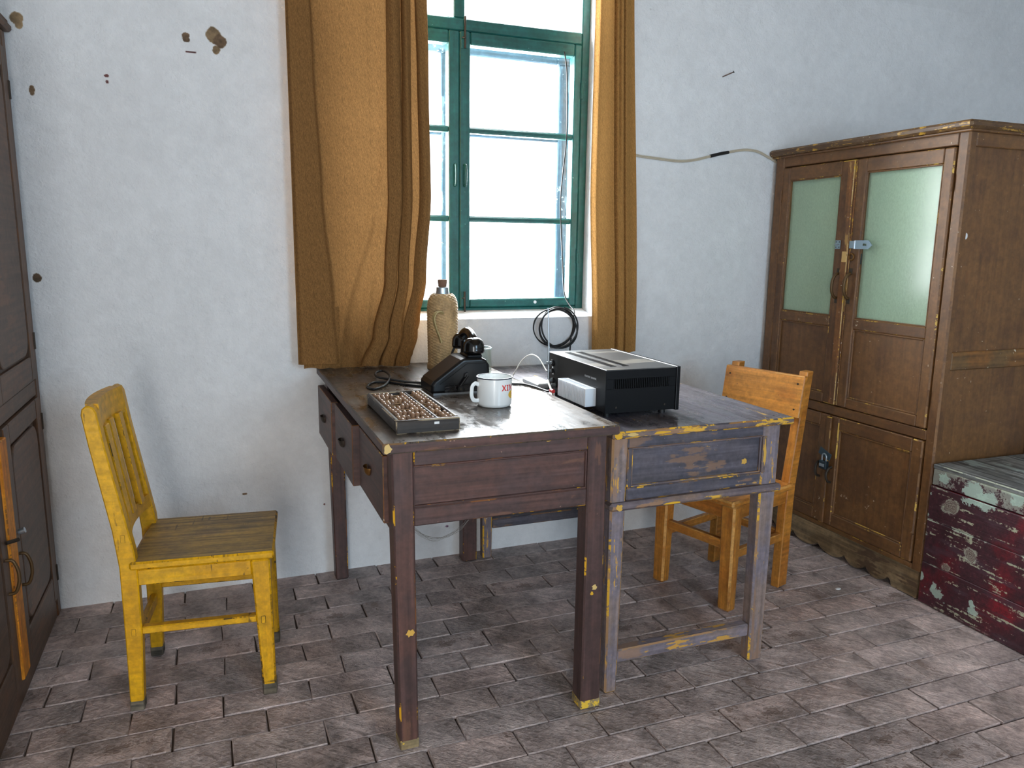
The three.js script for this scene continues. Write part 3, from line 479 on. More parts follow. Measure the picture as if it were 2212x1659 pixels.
    const s = new THREE.Group(); s.name = 'staple'; s.position.set(-0.0055, 1.238, 0.42 - zl); dl.add(s); box(s, 'staple_plate', [-0.0015, 0.001], [-0.016, 0.016], [-0.013, 0.013], M.zinc, { c: 0.0005 }); tube(s, 'staple_loop', [[0, 0, -0.006], [-0.012, 0, -0.006], [-0.016, 0, 0], [-0.012, 0, 0.006], [0, 0, 0.006]], 0.002, M.steel, { n: 20, seg: 6 });
    for (const y of [-0.01, 0.01]) for (const z of [-0.008, 0.008]) cyl(s, 'screw', 0.0025, [-0.001, y, z], [-0.0022, y, z], M.iron, { seg: 8 });
    const g = new THREE.TorusGeometry(0.012, 0.0032, 8, 24); g.rotateY(Math.PI / 2); mesh(dr, 'lock_ring', g, M.brass, [-0.006, 1.192, 0.493 - zr]);
    box(dl, 'lock_plate', [-0.0135, -0.011], [1.172, 1.212], [0.452 - zl, 0.474 - zl], plain(206, 170, 104, 0.5), { c: 0.001 }); }
  { const g = new THREE.IcosahedronGeometry(0.009, 1); g.scale(0.8, 1.2, 0.25); mesh(t, 'plaster_blob', g, M.white, [0.046, 1.268, 0.9245 - 0.478]); }
  box(dr, 'dark_strip', [0.0, 0.004], [1.165, 1.205], [0.5285 - zr, 0.5365 - zr], plain(24, 44, 42, 0.5), { c: 0.0008 });  // thin dark strip at the left edge of the right pane
  // padlock and hasp of the lower doors
  { const k = new THREE.Group(); k.name = 'padlock'; k.position.set(-0.022, 0.372, 0.463 - yr); k.userData.label = 'small dark steel padlock'; er.add(k);
    box(k, 'lock_body', [-0.009, 0.009], [-0.022, 0.012], [-0.02, 0.02], plain(48, 62, 70, 0.35, 0.6), { c: 0.003 });
    tube(k, 'shackle', [[0, 0.012, -0.011], [0, 0.03, -0.011], [0, 0.038, -0.006], [0, 0.04, 0], [0, 0.038, 0.006], [0, 0.03, 0.011], [0, 0.012, 0.011]], 0.003, M.steel, { n: 30 });
    box(k, 'key_plate', [-0.0105, -0.009], [-0.012, 0.0], [-0.014, 0.012], M.steel, { c: 0.0005 });
    const ht = box(er, 'hasp_strap', [-0.0155, -0.0135], [0.395, 0.425], [0.425 - yr, 0.49 - yr], plain(74, 92, 102, 0.4, 0.5), { c: 0.001 }); ht.rotation.x = 0.32;
    tube(el, 'bow_handle', [[-0.004, 0.372, 0.426 - yl], [-0.02, 0.366, 0.426 - yl], [-0.03, 0.34, 0.428 - yl], [-0.02, 0.314, 0.426 - yl], [-0.004, 0.308, 0.426 - yl]], 0.005, M.iron, { n: 30 });
    tube(er, 'bow_handle', [[-0.004, 0.362, 0.488 - yr], [-0.02, 0.356, 0.488 - yr], [-0.03, 0.33, 0.488 - yr], [-0.02, 0.304, 0.488 - yr], [-0.004, 0.298, 0.488 - yr]], 0.005, M.iron, { n: 30 }); }
  for (const [d, zc, zz, ys] of [[dl, zl, 0.0755, [0.72, 1.44]], [dr, zr, 0.8925, [0.72, 1.44]], [el, yl, 0.0755, [0.2, 0.48]], [er, yr, 0.8925, [0.2, 0.48]]]) for (const y of ys) cyl(d, 'hinge', 0.004, [-0.006, y - 0.028, zz - zc], [-0.006, y + 0.028, zz - zc], M.cab.f, { seg: 10 });
  // scalloped base board
  { const pts = [[-0.455, 0.1], [0.455, 0.1], [0.455, 0.002], [0.345, 0.002], [0.34, 0.02], [0.33, 0.028], [0.325, 0.03]];
    const arcs = [[0.325, 0.22], [0.22, 0.115], [0.115, -0.03], [-0.03, -0.175], [-0.175, -0.3]];
    for (const [a, c] of arcs) { pts.push([a, 0.03]); for (let k = 1; k < 10; k++) { const u = k / 10; pts.push([lerp(a, c, u), 0.03 - 0.028 * Math.sin(Math.PI * u) ** 0.6]); } }
    pts.push([-0.3, 0.03], [-0.34, 0.028], [-0.345, 0.002], [-0.455, 0.002]);
    const g = extr(t, 'scalloped_apron', pts.map(([z, y]) => [z, y]).reverse(), 0.022, M.apron.f, { label: 'faded brown base board cut in scallops' }); g.rotation.y = -Math.PI / 2; g.position.set(0.018, 0, 0); }
  for (const z of [[0.87, 0.93], [0.026, 0.09]]) b('foot', [D - 0.06, D - 0.01], [0, 0.1], z, M.apron);
}
// ------------------------------------------------------------------ tall dark cabinet at the left (front faces +x)
{
  const t = thing('tall_cabinet', 'tall dark brown cabinet with panelled doors and an orange door edge', 'cabinet', [-1.005, 0, 0.56]);
  const Z = a => a.map(v => v - 0.56), C = M.cabL, D = 0.48;
  const b = (n, x, y, z, m = C, o) => box(t, n, x, y, Z(z), m, o);
  for (const z of [[0.018, 0.062], [1.06, 1.105]]) { b('corner_post', [-0.036, 0], [0, 1.815], z, C, { c: 0.004 }); b('side_panel', [-D, -0.036], [0.02, 1.815], z[0] < 0.5 ? [0.02, 0.04] : [1.08, 1.1], C); }
  b('back_panel', [-D, -D + 0.012], [0.03, 1.81], [0.04, 1.08], C); b('top_rail', [-0.03, -0.002], [1.765, 1.815], [0.062, 1.06]); b('middle_rail', [-0.03, -0.002], [0.742, 0.792], [0.062, 1.06]); b('bottom_rail', [-0.03, -0.004], [0, 0.07], [0.062, 1.06]);
  b('shelf', [-D + 0.012, -0.03], [0.76, 0.78], [0.04, 1.08], C);
  b('cornice', [-D, 0.018], [1.815, 1.838], [0.006, 1.118], C, { c: 0.009 }); b('cornice_cap', [-D, 0.01], [1.838, 1.85], [0.01, 1.114], C, { c: 0.004 });
  const door = (z0, z1, y0, y1, s, pan) => {
    const zc = (z0 + z1) / 2, d = new THREE.Group(); d.name = 'door'; d.position.set(0, 0, Z([zc])[0]); t.add(d); const z = a => a.map(v => v - zc), X = [-0.02, 0.006];
    const [p0, p1] = pan, st = 0.06;
    box(d, 'stile', X, [y0, y1], z([z0, z0 + st]), C); box(d, 'stile', X, [y0, y1], z([z1 - st, z1]), C); box(d, 'rail', [-0.0195, 0.0055], [y0, p0], z([z0 + st, z1 - st]), C); box(d, 'rail', [-0.0195, 0.0055], [p1, y1], z([z0 + st, z1 - st]), C);
    // raised field with rounded corners
    const w = z1 - z0 - 2 * st - 0.02, h = p1 - p0 - 0.02, r = 0.05, pts = []; for (const [cx, cy, a0] of [[w / 2 - r, h / 2 - r, 0], [-w / 2 + r, h / 2 - r, 90], [-w / 2 + r, -h / 2 + r, 180], [w / 2 - r, -h / 2 + r, 270]]) for (let k = 0; k <= 6; k++) { const a = (a0 + 15 * k) * Math.PI / 180; pts.push([cx + r * Math.cos(a), cy + r * Math.sin(a)]); }
    box(d, 'panel', [-0.014, -0.006], [p0 - 0.005, p1 + 0.005], z([z0 + st - 0.005, z1 - st + 0.005]), C, { c: 0.001, grain: 1 });
    const f = extr(d, 'raised_field', pts, 0.012, C.f, { bevel: 0.005 }); f.rotation.y = Math.PI / 2; f.position.set(-0.007, (p0 + p1) / 2, 0);
    const zh = s < 0 ? z0 - zc - 0.002 : z1 - zc + 0.002; for (const y of [y0 + 0.12 * (y1 - y0), y1 - 0.12 * (y1 - y0)]) box(d, 'hinge', [0.004, 0.01], [y - 0.026, y + 0.026], [zh - 0.005, zh + 0.005], M.iron, { c: 0.001 });
    return d;
  };
  door(0.065, 0.556, 0.796, 1.762, -1, [0.87, 1.7]); door(0.566, 1.057, 0.796, 1.762, 1, [0.87, 1.7]);
  const l1 = door(0.065, 0.526, 0.074, 0.738, -1, [0.16, 0.68]), l2 = door(0.6, 1.057, 0.074, 0.738, 1, [0.16, 0.68]);
  box(l2, 'door_edge', [-0.015, 0.012], [0.076, 0.72], [-0.2285 - 0.072, -0.2285], M.lath, { c: 0.003, label: 'bright orange unpainted strip' });
  for (const [d, z, y] of [[l1, 0.2, 0.345], [l2, -0.195, 0.38]]) tube(d, 'ring_handle', [[0.006, y + 0.045, z], [0.02, y + 0.043, z], [0.03, y + 0.02, z], [0.032, y, z], [0.03, y - 0.02, z], [0.02, y - 0.043, z], [0.006, y - 0.045, z]], 0.0045, M.bronze, { n: 36 });
  cyl(l1, 'lock_pin', 0.008, [0.006, 0.445, 0.187], [0.022, 0.45, 0.187], M.steel, { seg: 12 }); cyl(l2, 'bolt', 0.005, [0.008, 0.465, -0.21], [0.03, 0.463, -0.235], M.iron, { seg: 10 });
}
// ------------------------------------------------------------------ red chest
{
  const t = thing('storage_chest', 'dark red wooden chest with flaking paint and grey weathered lid', 'chest', [1.78, 0, 1.42], -0.02);
  const hl = 0.475, dp = 0.53;
  const chestMap = tex(2048, 1024, (X, Y) => {
    const z = X / 2048 * 0.95, y = Y / 1024 * 0.5, x4 = X >> 1, y4 = Y >> 1;
    const st = at(nS, x4 + (y4 >> 1), y4 * 2), b = at(nB, X, Y), f = at(nF, X, Y), a = at(nA, x4, y4);
    let c = mixc([60, 27, 35], [112, 17, 28], sst(0.1, 1.9, 0.8 * at(nC, x4 + 200, y4 + 160) + 0.5 * a + 2.2 * (z - 0.22) * sst(0.12, 0.3, y)));
    const k = 1 + 0.08 * f + 0.06 * b; c = [c[0] * k, c[1] * k, c[2] * k];
    c = mixc(c, [70, 52, 62], 0.6 * sst(0.4, 1.6, at(nS, x4, y4 + 500)));
    const fl = 0.95 * at(nS, X + (Y >> 2), Y * 2) + 0.35 * b + 0.5 * f + 0.35 * st; c = mixc(c, [164, 168, 142], 0.95 * sst(1.95, 2.2, fl)); if (y > 0.428) c = mixc(c, [140, 146, 134], 0.85 * sst(-0.5, 0.5, b + 0.5 * f + 26 * (y - 0.462)));
    for (const [kz, ky, kr] of [[0.085, 0.375, 0.026], [0.175, 0.235, 0.03], [0.095, 0.165, 0.017], [0.45, 0.33, 0.025], [0.6, 0.12, 0.03]]) { const dd = Math.hypot(z - kz, (y - ky) * 1.2) / kr + 0.22 * b; if (dd < 1.25) c = mixc(c, dd < 0.75 ? mixc([96, 80, 74], [150, 146, 130], 0.5 + 0.5 * Math.sin(dd * 26)) : [172, 182, 160], (dd < 0.75 ? 0.9 : 0.75) * sst(1.25, 0.85, dd + 0.15 * f)); }
    const pale = (d, w) => sst(w, w * 0.3, Math.abs(d) + 0.002 * b + 0.003 * a); c = mixc(c, [168, 178, 158], 0.9 * Math.max(pale(y - 0.305, 0.004) * sst(0.2, 0.6, b + 0.4), pale(y - 0.15, 0.003) * sst(0.5, 0.9, a), pale(y - 0.008, 0.007) * sst(-0.3, 0.5, b), pale(y - 0.425, 0.009) * sst(-0.5, 0.4, a), pale(y - 0.495, 0.014) * sst(-0.6, 0.3, b + 0.5)));
    for (const [kz, ky, kr] of [[0.075, 0.055, 0.03], [0.06, 0.085, 0.012], [0.21, 0.06, 0.022], [0.2, 0.08, 0.014], [0.04, 0.465, 0.03], [0.16, 0.45, 0.032], [0.22, 0.44, 0.03], [0.3, 0.46, 0.03], [0.005, 0.25, 0.01], [0.004, 0.4, 0.01], [0.003, 0.1, 0.01], [0.003, 0.32, 0.008]]) { const dd = Math.hypot(z - kz, y - ky) / kr + 0.42 * b + 0.15 * f; c = mixc(c, [164, 186, 172], 0.9 * sst(0.8, 0.66, dd)); }
    return c;
  });
  const front = new THREE.MeshStandardMaterial({ map: chestMap, roughness: 0.55, bumpMap: woodBump, bumpScale: 0.0008 });
  const endMat = wood({ seed: 17, base: [84, 34, 44], blot: [70, 40, 46], rub: [160, 168, 150], rubT: 1.2, rough: 0.6 });
  const lidMat = wood({ seed: 18, base: [112, 114, 112], blot: [96, 98, 98], grain: 0.16, rub: [160, 176, 172], rubT: 1.6, dirt: [66, 66, 66], dirtT: 1.3, rough: 0.6, edge: { rub: [176, 182, 158], rubT: 0.2 } });
  const faceUV = (m, z0, y0) => { const g = m.geometry, P = g.attributes.position, U = g.attributes.uv, N = g.attributes.normal; for (let i = 0; i < P.count; i++) if (N.getX(i) < -0.3) U.setXY(i, (P.getZ(i) + z0 + hl) / 0.95, (P.getY(i) + y0) / 0.5); };
  const plank = (y0, y1, x) => { const k = mesh(t, 'front_board', cbox(0.022, y1 - y0, 2 * hl, 0.002, null, 2), front, [x + 0.011, (y0 + y1) / 2, 0]); faceUV(k, 0, (y0 + y1) / 2); return k; };
  plank(0.002, 0.1495, 0.0); plank(0.1505, 0.3045, 0.0005); plank(0.3055, 0.426, 0.0);
  const lid = new THREE.Group(); lid.name = 'lid'; t.add(lid);
  { const k = mesh(lid, 'lid_front', cbox(0.022, 0.056, 2 * hl - 0.006, 0.002, null, 2), front, [0.014, 0.458, 0.0]); faceUV(k, 0, 0.458); }
  for (let i = 0; i < 3; i++) box(lid, 'lid_board', [0.002 + i * 0.176, 0.002 + (i + 1) * 0.176 - 0.0012], [0.486, 0.502], [-hl, hl], lidMat, { c: 0.003, grain: 2 });
  for (const s of [-1, 1]) { box(t, 'end_board', [0.022, dp - 0.022], [0.002, 0.426], [s * (hl - 0.011) - 0.011, s * (hl - 0.011) + 0.011], endMat, { grain: 0 }); box(lid, 'lid_end', [0.025, dp - 0.022], [0.43, 0.486], [s * (hl - 0.014) - 0.011, s * (hl - 0.014) + 0.011], endMat, { grain: 0 }); }
  box(t, 'rear_board', [dp - 0.022, dp], [0.002, 0.486], [-hl, hl], endMat); box(t, 'bottom_board', [0.022, dp - 0.022], [0, 0.02], [-hl + 0.022, hl - 0.022], endMat);
}
// ------------------------------------------------------------------ curtains
function sheet(parent, name, nu, nv, fn, mat, uvw = 1) {              // fn(u, v) -> [x, y, z]; a cloth surface
  const P = [], U = [], I = [];
  for (let j = 0; j <= nv; j++) for (let i = 0; i <= nu; i++) { const p = fn(i / nu, j / nv); P.push(...p); U.push(i / nu * uvw, p[1]); }
  for (let j = 0; j < nv; j++) for (let i = 0; i < nu; i++) { const a = j * (nu + 1) + i, b = a + 1, c = a + nu + 1, d = c + 1; I.push(a, b, c, b, d, c); }
  const g = new THREE.BufferGeometry(); g.setAttribute('position', new THREE.Float32BufferAttribute(P, 3)); g.setAttribute('uv', new THREE.Float32BufferAttribute(U, 2)); g.setIndex(I); g.computeVertexNormals();
  return mesh(parent, name, g, mat);
}
const interp = (tab, y) => { if (y <= tab[0][0]) return tab[0][1]; for (let k = 1; k < tab.length; k++) if (y <= tab[k][0]) return lerp(tab[k - 1][1], tab[k][1], sst(0, 1, (y - tab[k - 1][0]) / (tab[k][0] - tab[k - 1][0]))); return tab[tab.length - 1][1]; };
const gau = (x, s) => Math.exp(-x * x / (2 * s * s));
{
  const t = thing('curtain', 'wide olive-brown cotton curtain glowing in front of the left casement', 'curtain', [0, 0, 0], 0, 'curtains at the green window');
  const xr = [[0.77, 0.172], [0.84, 0.196], [0.95, 0.226], [1.1, 0.25], [1.4, 0.266], [1.65, 0.262], [1.9, 0.252], [2.1, 0.246], [2.7, 0.235]];
  const hem = x => 0.784 + 0.012 * sst(0.08, 0.18, x) + 0.004 * Math.sin(x * 31);
  sheet(t, 'cloth_panel', 260, 120, (u, v) => {
    const x0 = -0.175, yB = lerp(hem(lerp(x0, 0.17, u)), 2.66, 1 - v), xe = interp(xr, yB), x = lerp(x0, xe, u), dn = sst(1.9, 0.8, yB);
    let z = 0.046 + 0.006 * Math.sin(u * 7 + 1.4) * dn;
    const w = sst(0.5, 0.62, u);                                     // deep folds gathered on the window side
    z += w * 0.008 * Math.sin((u - 0.55) * 24 + 0.55 * Math.sin(yB * 2.1) - 0.9);
    const d1 = x - lerp(-0.075, 0.118, sst(0.78, 1.62, yB)), d2 = x - lerp(0.02, 0.165, sst(0.8, 1.75, yB)); // slanting drag folds
    z += (1 - w * 0.4) * (0.013 * gau(d1, 0.013) * sst(1.95, 1.4, yB) + 0.012 * gau(d2, 0.014) * sst(2.0, 1.5, yB));
    z += 0.004 * Math.sin(x * 130 + yB * 9) * sst(0.98, 0.8, yB) + 0.006 * Math.sin(x * 55 - yB * 22) * sst(1.05, 0.8, yB);
    z += 0.022 * sst(0.95, 0.79, yB) * sst(-0.05, 0.1, x);           // the hem pushes out over the desk
    return [x, yB, z];
  }, M.cloth, 0.62);
  // pleats of doubled cloth standing in front of the panel
  for (const [tab, hw, zc, ph] of [[[[0.79, 0.03], [0.9, 0.075], [1.1, 0.115], [1.4, 0.135], [2.0, 0.136], [2.7, 0.13]], [[0.79, 0.034], [1.1, 0.024], [2.7, 0.027]], 0.082, 0.3], [[[0.79, 0.095], [0.9, 0.13], [1.1, 0.162], [1.4, 0.18], [2.0, 0.181], [2.7, 0.174]], [[0.79, 0.028], [1.1, 0.018], [2.7, 0.016]], 0.074, 1.7], [[[0.79, 0.15], [0.9, 0.184], [1.1, 0.222], [1.4, 0.244], [1.8, 0.238], [2.1, 0.232], [2.7, 0.224]], [[0.79, 0.026], [1.1, 0.022], [2.7, 0.018]], 0.078, 3.1]])
    sheet(t, 'pleat', 40, 100, (u, v) => { const y = lerp(0.79 + 0.004 * Math.sin(u * 4 + ph), 2.66, 1 - v), a = (u - 0.5) * Math.PI * 1.15, w = interp(hw, y), x = interp(tab, y) + w * Math.sin(a) * (1 + 0.1 * Math.sin(y * 5 + ph)); return [x, y, zc - 0.016 + 0.02 * Math.cos(a) + 0.003 * Math.sin(a * 3 + y * 4 + ph) + 0.018 * sst(0.95, 0.79, y)]; }, M.cloth, 0.09);
  const xe = [[0.78, -0.066], [1.0, -0.082], [1.4, -0.112], [1.8, -0.128], [2.2, -0.138], [2.7, -0.14]];
  sheet(t, 'cloth_fold', 60, 90, (u, v) => { const y = lerp(0.803 + 0.002 * Math.sin(u * 5), 2.66, 1 - v), x = lerp(-0.214, interp(xe, y), u); let z = 0.082 + 0.004 * Math.sin(u * 4 + y * 1.3) - 0.016 * sst(0.82, 1, u) ** 2 - 0.02 * sst(0.14, 0, u) ** 2; z += 0.003 * Math.sin(u * 9 + y * 3) * sst(1.5, 0.9, y); return [x, y, z]; }, M.cloth, 0.15);
  sheet(t, 'lining_fold', 30, 12, (u, v) => [lerp(-0.195, -0.07, u), lerp(0.787 + 0.003 * Math.sin(u * 9), 1.0, 1 - v), 0.064 + 0.004 * Math.sin(u * 6)], M.cloth, 0.13);
}
{
  const t = thing('curtain', 'narrow olive-yellow cotton curtain drawn aside at the right of the window', 'curtain', [0, 0, 0], 0, 'curtains at the green window');
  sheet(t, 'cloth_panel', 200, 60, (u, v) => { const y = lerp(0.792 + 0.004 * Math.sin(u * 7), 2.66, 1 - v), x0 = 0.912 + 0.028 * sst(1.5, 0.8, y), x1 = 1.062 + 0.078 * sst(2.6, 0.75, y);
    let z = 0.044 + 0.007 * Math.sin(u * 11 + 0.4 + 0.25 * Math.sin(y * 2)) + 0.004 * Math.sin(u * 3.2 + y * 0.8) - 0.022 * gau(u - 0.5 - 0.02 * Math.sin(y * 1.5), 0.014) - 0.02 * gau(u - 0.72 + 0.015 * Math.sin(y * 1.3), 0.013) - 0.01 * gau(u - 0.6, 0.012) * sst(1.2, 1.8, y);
    z -= 0.02 * sst(0.08, 0, u); return [lerp(x0, x1, u), y, z]; }, M.clothLit, 0.4);
}
// ------------------------------------------------------------------ bamboo-cased vacuum flask
{
  const t = thing('vacuum_flask', 'tall woven bamboo vacuum flask with cork stopper on the brown desk', 'flask', [0.276, 0.782, 0.165]);
  const rad = y => y < 0.01 ? 0.053 : y < 0.225 ? 0.0525 - 0.0012 * Math.cos(y * 14) : lerp(0.0525, 0.021, (1 - Math.sqrt(clamp(1 - ((y - 0.225) / 0.047) ** 2)))) ;
  const rows = 54, seg = 208, P = [], U = [], I = [], hgt = 0.268, nr = rows * 4;
  for (let j = 0; j <= nr; j++) { const y = hgt * j / nr, row = Math.floor(j / 4), ph = j % 4; const bulge = [0, 0.7, 1, 0.7][ph];
    for (let i = 0; i <= seg; i++) { const a = i / seg * Math.PI * 2, up = clamp(1.7 * Math.sin(a * 13 + (row & 1) * Math.PI), -1, 1), r = rad(y) + 0.0017 * bulge * (0.45 + 0.75 * up) ; P.push(r * Math.sin(a), y, r * Math.cos(a)); U.push(a * 0.1, y); } }
  for (let j = 0; j < nr; j++) for (let i = 0; i < seg; i++) { const a = j * (seg + 1) + i, b = a + 1, c = a + seg + 1, d = c + 1; I.push(a, b, c, b, d, c); }
  const g = new THREE.BufferGeometry(); g.setAttribute('position', new THREE.Float32BufferAttribute(P, 3)); g.setAttribute('uv', new THREE.Float32BufferAttribute(U, 2)); g.setIndex(I); g.computeVertexNormals();
  const bm = tex(256, 256, (x, y) => { const k = 1 + 0.05 * at(nA, x * 4, y * 4) + 0.03 * at(nF, x * 2, y * 2); return [178 * k, 147 * k, 104 * k]; }); bm.repeat.set(4, 6);
  mesh(t, 'woven_case', g, new THREE.MeshStandardMaterial({ map: bm, roughness: 0.6 }));
  lathe(t, 'base_band', [[0, 0], [0.0545, 0], [0.0555, 0.004], [0.0555, 0.014], [0.054, 0.018]], plain(150, 120, 80, 0.6));
  lathe(t, 'metal_neck', [[0.025, 0.262], [0.0235, 0.27], [0.022, 0.286], [0.023, 0.289], [0.02, 0.291], [0, 0.291]], M.steel);
  lathe(t, 'cork_stopper', [[0, 0.288], [0.0145, 0.29], [0.0165, 0.312], [0.0155, 0.316], [0, 0.317]], plain(122, 92, 74, 0.85));
  const hg = cbox(0.013, 0.1, 0.004, 0.001); const H = (n, pts) => { const c = new THREE.CatmullRomCurve3(pts.map(p => V(...p))), sh = new THREE.Shape([[-0.002, -0.007], [0.002, -0.007], [0.002, 0.007], [-0.002, 0.007]].map(q => new THREE.Vector2(...q))); return mesh(t, n, new THREE.ExtrudeGeometry(sh, { steps: 40, extrudePath: c, bevelEnabled: false }), plain(178, 160, 112, 0.55)); };
  const q = (r, y, a) => [r * Math.sin(a), y, r * Math.cos(a)];
  H('carrying_handle', [q(0.054, 0.2, -0.3), q(0.07, 0.21, -0.4), q(0.086, 0.206, -0.55), q(0.09, 0.188, -0.62), q(0.08, 0.155, -0.58), q(0.066, 0.125, -0.48), q(0.057, 0.108, -0.42), q(0.055, 0.1, -0.4)]);
}
// ------------------------------------------------------------------ magneto telephone
{
  const t = thing('telephone', 'black crank telephone with handset resting across its top on the brown desk', 'telephone', [0.19, 0.782, 0.58]);
  const bk = new THREE.MeshPhysicalMaterial({ color: new THREE.Color('rgb(17,17,19)'), roughness: 0.3, specularIntensity: 0.6 }), X = x => x - 0.19;
  const prof = [[X(0.108), 0.004], [X(0.288), 0.004], [X(0.288), 0.02], [X(0.284), 0.085], [X(0.274), 0.1], [X(0.262), 0.106], [X(0.205), 0.106], [X(0.196), 0.102], [X(0.112), 0.042], [X(0.104), 0.03], [X(0.103), 0.012]];
  const body = extr(t, 'body', prof, 0.13, bk, { bevel: 0.009, bs: 4, pos: [0, 0, -0.068] });
  // sunk field on the crank side, edged by a raised rim
  const rim = [[X(0.134), 0.034], [X(0.213), 0.09], [X(0.27), 0.09], [X(0.276), 0.034]];
  const sh = (p, k) => { const cx = p.reduce((s, q) => s + q[0], 0) / 4, cy = p.reduce((s, q) => s + q[1], 0) / 4; return p.map(q => [cx + (q[0] - cx) * k, cy + (q[1] - cy) * k]); };
  extr(t, 'side_rim', sh(rim, 1.06), 0.004, bk, { holes: [sh(rim, 0.97)], bevel: 0.001, bs: 1, pos: [0, 0, 0.0595] });
  extr(t, 'base_plate', [[X(0.11), 0], [X(0.284), 0], [X(0.284), 0.006], [X(0.11), 0.006]], 0.126, plain(120, 122, 124, 0.4, 0.5), { pos: [0, 0, -0.066] });
  { const bm = grey(256, 128, (x, y) => 128 + 40 * at(nB, x * 3, y * 3)), g = new THREE.BoxGeometry(0.128, 0.022, 0.0012); mesh(t, 'lower_band', g, new THREE.MeshStandardMaterial({ color: new THREE.Color('rgb(40,40,42)'), roughness: 0.12, metalness: 0.7, bumpMap: bm, bumpScale: 0.004 }), [X(0.208), 0.0185, 0.0625]); }
  cyl(t, 'crank_boss', 0.009, [X(0.212), 0.056, 0.06], [X(0.212), 0.056, 0.07], bk, { seg: 20 });
  cyl(t, 'crank_arm', 0.0042, [X(0.212), 0.056, 0.069], [X(0.186), 0.022, 0.071], bk, { seg: 12 });
  { const k = cyl(t, 'crank_knob', 0.0085, [X(0.186), 0.02, 0.066], [X(0.186), 0.02, 0.086], bk, { seg: 20 }); cyl(k, 'knob_screw', 0.003, [0, 0.0095, 0], [0, 0.011, 0], M.iron, { seg: 10 }); }
  // cradle
  box(t, 'cradle', [X(0.222), X(0.268)], [0.105, 0.113], [-0.04, 0.04], bk, { c: 0.003 });
  for (const z of [-0.03, 0.03]) for (const x of [0.227, 0.263]) box(t, 'cradle_fork', [X(x) - 0.004, X(x) + 0.004], [0.112, 0.15], [z - 0.006, z + 0.006], bk, { c: 0.002 });
  // handset: arched grip with two caps facing down
  const h = new THREE.Group(); h.name = 'handset'; h.position.set(X(0.249), 0.12, -0.04); h.rotation.y = -0.05; t.add(h);
  const gl = M.blackGloss;
  const cup = (z) => { const m = lathe(h, 'handset_cap', [[0, -0.0055], [0.026, -0.0055], [0.0315, -0.001], [0.0325, 0.004], [0.0325, 0.009], [0.0315, 0.011], [0.0322, 0.013], [0.031, 0.024], [0.026, 0.034], [0.018, 0.041], [0.008, 0.044], [0, 0.045]], gl, [0, 0, z]); return m; };
  cup(0.066); cup(-0.072);
  { // grip swelling into both caps
    const c = new THREE.CatmullRomCurve3([[0, 0.022, 0.066], [0, 0.038, 0.054], [0, 0.05, 0.03], [0, 0.0545, 0], [0, 0.05, -0.034], [0, 0.038, -0.06], [0, 0.022, -0.072]].map(p => V(...p))), n = 48, m = 20, P = [], I = [];
    for (let i = 0; i <= n; i++) { const u = i / n, p = c.getPoint(u), tg = c.getTangent(u), up = V(0, tg.z, -tg.y).multiplyScalar(tg.z < 0 ? -1 : 1), e = Math.abs(2 * u - 1), w = 0.0125 + 0.0125 * e ** 4, h = 0.0135 + 0.008 * e ** 4;
      for (let j = 0; j < m; j++) { const a = j / m * Math.PI * 2; P.push(p.x + w * Math.cos(a), p.y + up.y * h * Math.sin(a), p.z + up.z * h * Math.sin(a)); } }
    for (let i = 0; i < n; i++) for (let j = 0; j < m; j++) { const a = i * m + j, b = i * m + (j + 1) % m; I.push(a, b, a + m, b, b + m, a + m); }
    const g = new THREE.BufferGeometry(); g.setAttribute('position', new THREE.Float32BufferAttribute(P, 3)); g.setIndex(I); g.computeVertexNormals(); mesh(h, 'grip', g, gl); }
  tube(t, 'handset_cord', [[X(0.233), 0.126, -0.115], [X(0.222), 0.1, -0.118], [X(0.206), 0.05, -0.11], [X(0.2), 0.008, -0.1], [X(0.17), 0.005, -0.085], [X(0.14), 0.005, -0.07]], 0.004, M.rubber, { n: 50 });
  // slack cord on the desk
  const W = (x, z, y = 0.0042) => [x - 0.19, y, z - 0.58];
  tube(t, 'line_cord', [W(0.15, 0.53), W(0.118, 0.512), W(0.07, 0.462), W(0.03, 0.408), W(-0.01, 0.392, 0.0045), W(-0.04, 0.43), W(-0.05, 0.475), W(-0.038, 0.507), W(0.0, 0.468, 0.006), W(0.03, 0.405, 0.012), W(0.046, 0.33, 0.016), W(0.04, 0.248, 0.016), W(0.018, 0.262, 0.014), W(0.006, 0.342, 0.0125), W(0.036, 0.402, 0.0125), W(0.087, 0.43, 0.006), W(0.15, 0.46)], 0.004, M.rubber, { n: 220 });
}
